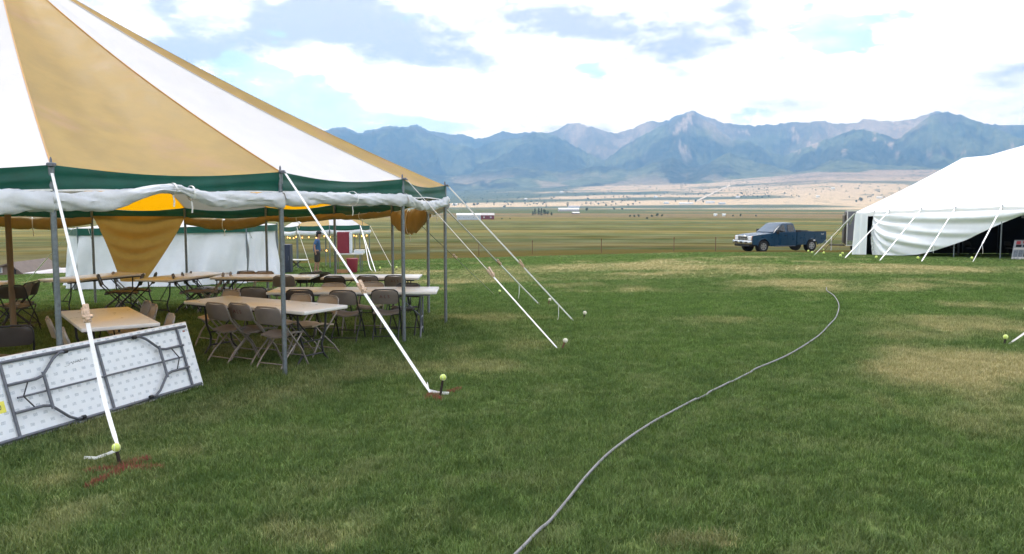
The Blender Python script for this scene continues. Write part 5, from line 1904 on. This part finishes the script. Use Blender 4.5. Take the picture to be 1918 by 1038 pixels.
MB().tube([(-1.45, 1.3, .02), (-1.45, 1.3, 1.0)], .035, 8).build('jack', M_TABLE, tr)

# ------------------------------------------------------------------ cable on the lawn
cp = [(940, 1075), (978, 1038), (1010, 1004), (1030, 986), (1064, 944), (1097, 902), (1133, 864), (1169, 835), (1203, 811), (1236, 790), (1298, 756), (1328, 741), (1361, 725), (1413, 698), (1476, 670), (1529, 636), (1553, 612), (1567, 595), (1571, 574), (1562, 557), (1549, 547), (1548, 540)]
raw = [G(u, v) for u, v in cp]
pts = []
for i in range(len(raw) - 1):
    p0, p1, p2, p3 = raw[max(i - 1, 0)], raw[i], raw[i + 1], raw[min(i + 2, len(raw) - 1)]
    for t in np.linspace(0, 1, 9)[:-1]:
        q = .5 * ((2 * p1) + (p2 - p0) * t + (2 * p0 - 5 * p1 + 4 * p2 - p3) * t * t + (3 * p1 - p0 - 3 * p2 + p3) * t ** 3)
        u_ = i + t
        sink = .012 if (10.2 < u_ < 11.0 or 12.2 < u_ < 12.9) else .0
        q.z = gz(q.x, q.y) + .038 - sink + .003 * math.sin(u_ * 1.1)
        pts.append(q)
cab_ = MB().tube(pts, .0108, 9)
tag(cab_.build('ground_cable', mat('grey_cable', (.19, .19, .20), .55, .12, 3)), 'long grey cable curving across the lawn into the distance', 'cable')

# ------------------------------------------------------------------ pasture fence
fpx = [(757, 499), (897, 494), (997, 491), (1126, 486), (1262, 479), (1340, 476)]
fpt = []
for u, v in fpx:
    d = 66.0
    p = Vector(at(u, v, d)); p.z = gz(p.x, p.y)
    fpt.append(p)
fe = thing('wire_fence', 'thin wire pasture fence with dark metal posts along the edge of the lawn', 'fence', fpt[2])
for (u, v), p in zip(fpx, fpt):
    tz = CAMZ + ray(u, v - 23)[2] * (p.y / ray(u, v - 23)[1])
    h = max(1.1, tz - p.z)
    MB().box(p + Vector((0, 0, h / 2)), (.045, .035, h)).box(p + Vector((0, -.02, h - .12)), (.06, .01, .16)).build('post', M_STAKEB, fe, True)
wi = MB()
for i in range(len(fpt) - 1):
    for hh in (.45, .75, 1.0):
        wi.tube([fpt[i] + Vector((0, 0, hh)), lerp(fpt[i], fpt[i + 1], .5) + Vector((0, 0, hh - .03)), fpt[i + 1] + Vector((0, 0, hh))], .003, 4, False)
wi.build('wire', M_STAKEB, fe, True)

# ------------------------------------------------------------------ far houses and farm buildings
M_MW = mat('white_metal', (.72, .74, .76), .5, .05, .3)
M_MB = mat('pale_blue_metal', (.42, .48, .55), .5, .05, .3)
M_RED = M_RED
M_BRED = mat('barn_red', (.16, .035, .035), .7, .1, .4)
M_BROWN = mat('brown_siding', (.20, .155, .13), .7, .08, .6)
M_SHING = mat('brown_shingle', (.155, .125, .110), .85, .12, 2.0, bump=.3)
M_GREYR = mat('grey_metal_roof', (.42, .39, .40), .5, .06, .5)
M_WIN = mat('window_glass', (.30, .36, .42), .15, .1, 2, spec=.7)


def farm(name, label, c, L_, W_, H_, rh, rz, wallm, roofm, wins=3, windows=True, cat='building', extra=None):
    o = thing(name, label, cat, c, rz)
    MB().box((0, 0, H_ / 2 - .5), (L_, W_, H_ + 1.0)).build('wall', wallm, o, smooth=0)
    gb_ = MB().prism([(-W_ / 2, H_), (W_ / 2, H_), (0, H_ + rh)], -L_ / 2 + .02, L_ / 2 - .02, 'x').build('gable', wallm, o, smooth=0)
    rf_ = MB()
    for sy in (-1, 1):
        ln = math.hypot(W_ / 2 + .4, rh)
        an = math.atan2(rh, W_ / 2)
        rf_.box((0, sy * (W_ / 4 + .1), H_ + rh / 2 + .02), (L_ + .6, ln, .12), Matrix.Rotation(-sy * an, 3, 'X'))
    rf_.build('roof', roofm, o, smooth=0)
    if windows:
        for i in range(wins):
            x = (i + .5) / wins * L_ - L_ / 2
            f_ = MB().box((x, -W_ / 2 - .03, H_ * .52), (min(1.4, L_ / wins * .4), .06, H_ * .34)).build('window', M_MW, o, smooth=0)
            MB().box((x, -W_ / 2 - .07, H_ * .52), (min(1.2, L_ / wins * .34), .04, H_ * .28)).build('pane', M_WIN, f_, smooth=0)
        MB().box((L_ * .42, -W_ / 2 - .04, H_ * .36), (min(2.2, L_ * .08 + .9), .06, H_ * .72)).build('door', wallm if wallm != M_MW else M_GREYR, o, smooth=0)
    return o


def far_at(u, v):
    p = G(u, v, 0, 9500)
    return Vector((p.x, p.y, gz(p.x, p.y)))


p = far_at(878, 412)
k_ = p.y / F
farm('farm_building', 'long pale metal farm shed joined to the dark red barn in the valley', p, 62 * k_ * .72, 12, 4.6, 1.6, .05, M_MB, M_MW, 5)
p2 = far_at(909, 411)
farm('red_barn', 'dark red barn end beside the long pale farm shed', p2 + Vector((2, -2, 0)), 26 * k_, 11, 4.2, 2.0, .05, M_BRED, M_GREYR, 2)
p = far_at(1065, 396); k_ = p.y / F
farm('farm_building', 'long white roofed shed near the cluster of dark trees', p, 38 * k_, 16, 4.4, 3.0, .02, M_GREYR, M_MW, 4)
p = far_at(1078, 401); k_ = p.y / F
farm('farm_building', 'small low shed in front of the long white roofed shed', p, 14 * k_, 6, 1.8, 1.4, .3, M_BROWN, M_MW, 2)
p = far_at(1075, 390); k_ = p.y / F
farm('farm_building', 'dim bluish shed behind the long white roofed shed', p, 22 * k_, 14, 5, 3, -.05, M_MB, M_GREYR, 3)
lst = [(1285, 383, 26, 'long white building in the row at the foot of the tan slope'), (1330, 381, 16, 'pale blue-roofed building in the row at the foot of the tan slope'), (1352, 383, 12, 'small bluish building ending the row below the tan slope'), (1248, 382, 8, 'grey house at the start of the row below the tan slope'),
       (1382, 371, 7, 'tiny white house alone on the tan slope beside the pale track'), (1228, 371, 6, 'tiny white house on the tan slope by the dark woods'), (1647, 372, 10, 'tiny white house just left of the white tent roof'), (1560, 355, 6, 'tiny white house high on the tan slope'), (852, 385, 9, 'small white house seen past the tent corner rope'),
       (985, 375, 5, 'white speck of a house left of the dark field trees'), (1052, 362, 6, 'white house bright against the wooded foot of the mountains'), (948, 353, 5, 'pair-like white house high on the wooded slope'), (1532, 370, 6, 'small white gable alone on the tan slope'), (1340, 405, 6, 'pale shed among the posts in the green pasture'), (1356, 405, 6, 'second pale shed among the posts in the green pasture')]
for i, (u, v, w, lab) in enumerate(lst):
    p = far_at(u, v); k_ = p.y / F
    farm('far_house' if w < 11 else 'farm_building', lab, p, w * k_, w * k_ * .6 if w < 11 else 14, max(2.4, 2.6 * k_ * (1 if v < 400 else .9)), 1.6 * k_ * .7, random.uniform(-.4, .4) if w < 11 else .03, M_MW if i not in (2, 3) else M_MB, (M_MW, M_MB, M_MB)[i % 3] if i < 3 else M_MW, 2, cat='house' if w < 11 else 'building')

# brown houses below the edge of the lawn at the far left
hp_ = at(8, 533, 76.0)
ho_ = thing('brown_house', 'brown house whose gable roof rises behind the lawn edge left of the tents', 'house', (hp_[0], 76.0, -9.0))
def hz(v, y=76.0):
    r_ = ray(10, v); return CAMZ + r_[2] * (y / r_[1])
zr, ze = hz(495) + 9.0, hz(531) + 9.0
hw = 76.0 / F
MB().box((-1.2, 3.2, ze / 2 - .5), (5.6, 6, ze + 1)).build('wall', M_BROWN, ho_, smooth=0)
# gable end faces us: apex at u=22, slopes down to u=62 and beyond the picture
MB().prism([(-4.6, ze), (2.6, ze), (.55, zr)], .25, 6, 'y').build('gable', M_BROWN, ho_, smooth=0)
rf_ = MB()
rf_.prism([(2.9, ze - .15), (2.9, ze), (.55, zr + .15), (.55, zr - .0)], -.1, 6.4, 'y')
rf_.prism([(-4.9, ze - .15), (-4.9, ze), (.55, zr + .15), (.55, zr - .0)], -.1, 6.4, 'y')
rf_.build('roof', M_SHING, ho_, smooth=0)
MB().box((.85, .20, ze * .5 + zr * .5 - .3), (.22, .2, zr - ze)).build('corner_board', M_DARKST, ho_, smooth=0)
for x, z in ((-.55, zr - .55), (-.55, zr - 1.35)):
    wf = MB().box((x, .2, z), (.66, .12, .52)).build('window', M_MW, ho_, smooth=0)
    MB().box((x, .12, z), (.52, .06, .40)).build('pane', M_WIN, wf, smooth=0)
hp2 = at(70, 533, 71.0)
h2 = thing('grey_roofed_house', 'low house with a pale grey pitched roof beside the brown house', 'house', (hp2[0], 71.0, -8.5))
zr2 = CAMZ + ray(70, 512)[2] * (71 / ray(70, 512)[1]) + 8.5; ze2 = CAMZ + ray(70, 528)[2] * (71 / ray(70, 528)[1]) + 8.5
MB().box((-.2, 3, ze2 / 2 - .4), (2.6, 5, ze2 + .6)).build('wall', M_BROWN, h2, smooth=0)
MB().prism([(-1.6, ze2), (1.35, ze2), (-.1, zr2), (-1.2, zr2)], .2, 5.8, 'y').build('roof', M_GREYR, h2, smooth=0)
MB().box((1.6, .6, ze2 - .15), (6.4, .8, .22)).build('eave_board', M_DARKST, h2, smooth=0)
MB().box((2.2, 1.2, ze2 - .55), (5.0, .5, .5)).build('porch_wall', M_TAN, h2, smooth=0)

# ------------------------------------------------------------------ far trees
M_LEAFD = mat('dark_needles', (.022, .042, .028), .9, .35, .5)
M_LEAFM = mat('cottonwood_leaves', (.045, .075, .032), .9, .35, .5)
M_TRUNK = mat('tree_bark', (.09, .07, .055), .9)


def crown_mesh(h, w, conif, seed, n=260):
    r_ = random.Random(seed)
    mb = MB()
    for _ in range(n):
        t = r_.random()
        if conif:
            rad = w * (1 - t) ** .8 * (.55 + .45 * abs(math.sin(t * 19))); z = h * (.10 + .9 * t)
        else:
            lob = r_.choice([(0, 0, .62, .42), (.35, .1, .45, .34), (-.35, -.1, .5, .34), (.1, .3, .7, .30), (-.15, -.3, .40, .3)])
            v = Vector((r_.gauss(0, 1), r_.gauss(0, 1), r_.gauss(0, 1))).normalized() * r_.random() ** .4
            c = Vector((lob[0] * w + v.x * w * lob[3] * 1.3, lob[1] * w + v.y * w * lob[3] * 1.3, h * (lob[2] + v.z * lob[3] * .9)))
        if conif:
            a = r_.random() * 6.283
            q = rad * math.sqrt(r_.random())
            c = Vector((q * math.cos(a), q * math.sin(a), z))
        s = w * r_.uniform(.07, .17)
        n1 = Vector((r_.gauss(0, 1), r_.gauss(0, 1), r_.gauss(0, 1))).normalized()
        n2 = n1.orthogonal().normalized(); n3 = n1.cross(n2)
        mb.add([c + n2 * s, c + n3 * s, c - n2 * s, c - n3 * s * .6], [(0, 1, 2, 3)])
    return mb


protos = []
for i in range(4):
    con = i < 2
    o = thing('pine_tree' if con else 'field_tree', 'x', 'tree', (0, 0, 0))
    crown_mesh(8, 2.6 if con else 3.6, con, 40 + i).build('crown', M_LEAFD if con else M_LEAFM, o, smooth=0)
    MB().tube([(0, 0, -.4), (.05, 0, 3.0), (.02, .05, 7.2 if con else 5.2)], [.28, .2, .05], 7).tube([(.05, 0, 2.6), (1.2, .3, 4.6)], [.12, .04], 5).tube([(.05, 0, 2.4), (-1.1, -.4, 4.3)], [.12, .04], 5).build('trunk', M_TRUNK, o)
    protos.append(o)
first = [True] * 4


def tree(k_, u, v, hpx, lab, wf=1.0, group='trees scattered over the valley'):
    o = protos[k_] if first[k_] else copy_tree(protos[k_])
    first[k_] = False
    p = far_at(u, v)
    s = hpx * p.y / F / 8.0
    o.location = p
    o.scale = (s * wf, s * wf, s)
    o.rotation_euler = (0, 0, random.uniform(0, 6.28))
    o['label'] = lab; o['group'] = group
    return o


TCL = ['second dark tree of the dense field clump, pointed', 'third dark tree of the dense field clump, pointed', 'middle dark tree of the dense field clump, among the tallest', 'rounded dark tree just past the middle of the dense field clump', 'low rounded tree near the end of the dense field clump', 'lowest bushy tree ending the dense field clump', 'short pointed tree beginning the dense field clump']
for i, (u, v, h, kk, wf) in enumerate(((1002, 403, 13, 0, 1.0), (1009, 403, 14, 1, .9), (1014, 404, 14, 0, 1.0), (1020, 403, 12, 2, .8), (1026, 403, 9, 3, .9), (1033, 404, 7, 2, 1.0), (998, 404, 9, 1, .9))):
    tree(kk, u, v, h, TCL[i], wf, 'dark clump of trees in the field')
for u, v, h, kk, wf, lab in ((1099, 396, 8, 3, 1.0, 'single round tree just past the long white shed'), (1023, 389, 7, 0, 1.0, 'lone pointed tree above the dark clump'), (1612, 378, 9, 3, 1.5, 'dark round tree left of the white tent roof'), (1604, 379, 5, 2, 1.5, 'low bush against the dark round tree by the tent roof'), (1630, 378, 5, 0, .8, 'small pointed tree between round tree and tent roof'),
                             (1180, 407, 5, 2, 1.6, 'first bush of the dark bush row in the pasture'), (1188, 407, 5, 3, 1.6, 'second bush of the dark bush row in the pasture'), (1196, 407, 6, 2, 1.5, 'last bush of the first short dark bush row'), (1212, 411, 5, 3, 1.6, 'low bush between the two dark bush rows'), (1221, 407, 5, 2, 1.7, 'first bush of the longer dark bush row'), (1231, 406, 7, 3, 1.5, 'tallest bush of the longer dark bush row'), (1240, 406, 5, 2, 1.6, 'last bush of the longer dark bush row'),
                             (1387, 406, 6, 3, 1.2, 'small dark tree beyond the pale sheds in the pasture'), (1373, 406, 4, 2, 1.3, 'tiny bush by the small dark tree in the pasture'), (1416, 406, 4, 2, 1.4, 'tiny bush above the truck roof in the pasture'),
                             (1290, 379, 6, 1, 1.0, 'pointed tree behind the long white building row'), (1303, 379, 6, 3, 1.3, 'round tree behind the long white building row'), (1317, 380, 5, 2, 1.4, 'low tree before the pale blue-roofed building'), (1265, 379, 6, 0, .9, 'thin tree left of the long white building row'), (1150, 393, 5, 2, 1.5, 'lone bush on the brown field strip'), (1165, 393, 4, 3, 2.0, 'flat bush beside the lone bush on the brown strip'),
                             (868, 383, 8, 2, 1.5, 'leafy tree by the small white house at the tent corner'), (888, 386, 6, 3, 1.5, 'leafy tree past the tent corner rope'), (840, 384, 8, 3, 1.4, 'leafy tree half behind the tent valance'), (945, 389, 5, 2, 1.8, 'low tree in the hedge line of the brown field'), (1063, 387, 5, 2, 1.6, 'low tree in the hedge line above the white shed'), (940, 411, 3, 2, 1.8, 'low bush past the red barn'), (955, 411, 3, 3, 1.8, 'small low bush further past the red barn')):
    tree(kk, u, v, h, lab, wf)
# a few hundred far trees that dot the foot of the slopes: one mass
mb = MB()
r_ = random.Random(77)
for _ in range(520):
    zone = r_.random()
    if zone < .45: u, v = r_.uniform(830, 1200), r_.uniform(352, 386)
    elif zone < .75: u, v = r_.uniform(1180, 1440), r_.uniform(345, 372)
    else: u, v = r_.uniform(1380, 1780), r_.uniform(333, 372)
    if u > 1350 and v < 345 and r_.random() < .5: continue
    p = far_at(u, v)
    if p.y > 8300: continue
    h = r_.uniform(5, 11); w = h * r_.uniform(.35, .7)
    for _k in range(16):
        c = p + Vector((r_.gauss(0, w * .4), r_.gauss(0, w * .4), h * r_.uniform(.05, .8)))
        s = w * r_.uniform(.22, .42)
        n1 = Vector((r_.gauss(0, 1), r_.gauss(0, 1), r_.gauss(0, .5))).normalized(); n2 = n1.orthogonal().normalized(); n3 = n1.cross(n2)
        mb.add([c + n2 * s, c + n3 * s, c - n2 * s, c - n3 * s], [(0, 1, 2, 3)])
o = mb.build('far_woodland', M_LEAFD, smooth=0)
o['kind'] = 'stuff'; o['label'] = 'scattered dark trees over the far slopes'

# pale track climbing the tan slope
ra = [(1306, 377), (1322, 369), (1340, 360), (1358, 352), (1368, 347)]
rp = [far_at(u, v) for u, v in ra]
tkm = MB()
strip(tkm, [q + Vector((0, 0, 2.0)) for q in rp], [13, 15, 17, 20, 22], (1, 0, 0), .5)
o = tkm.build('dirt_track', mat('pale_dirt', (.62, .55, .45), .9, .05, .01), smooth=0)
o['kind'] = 'structure'
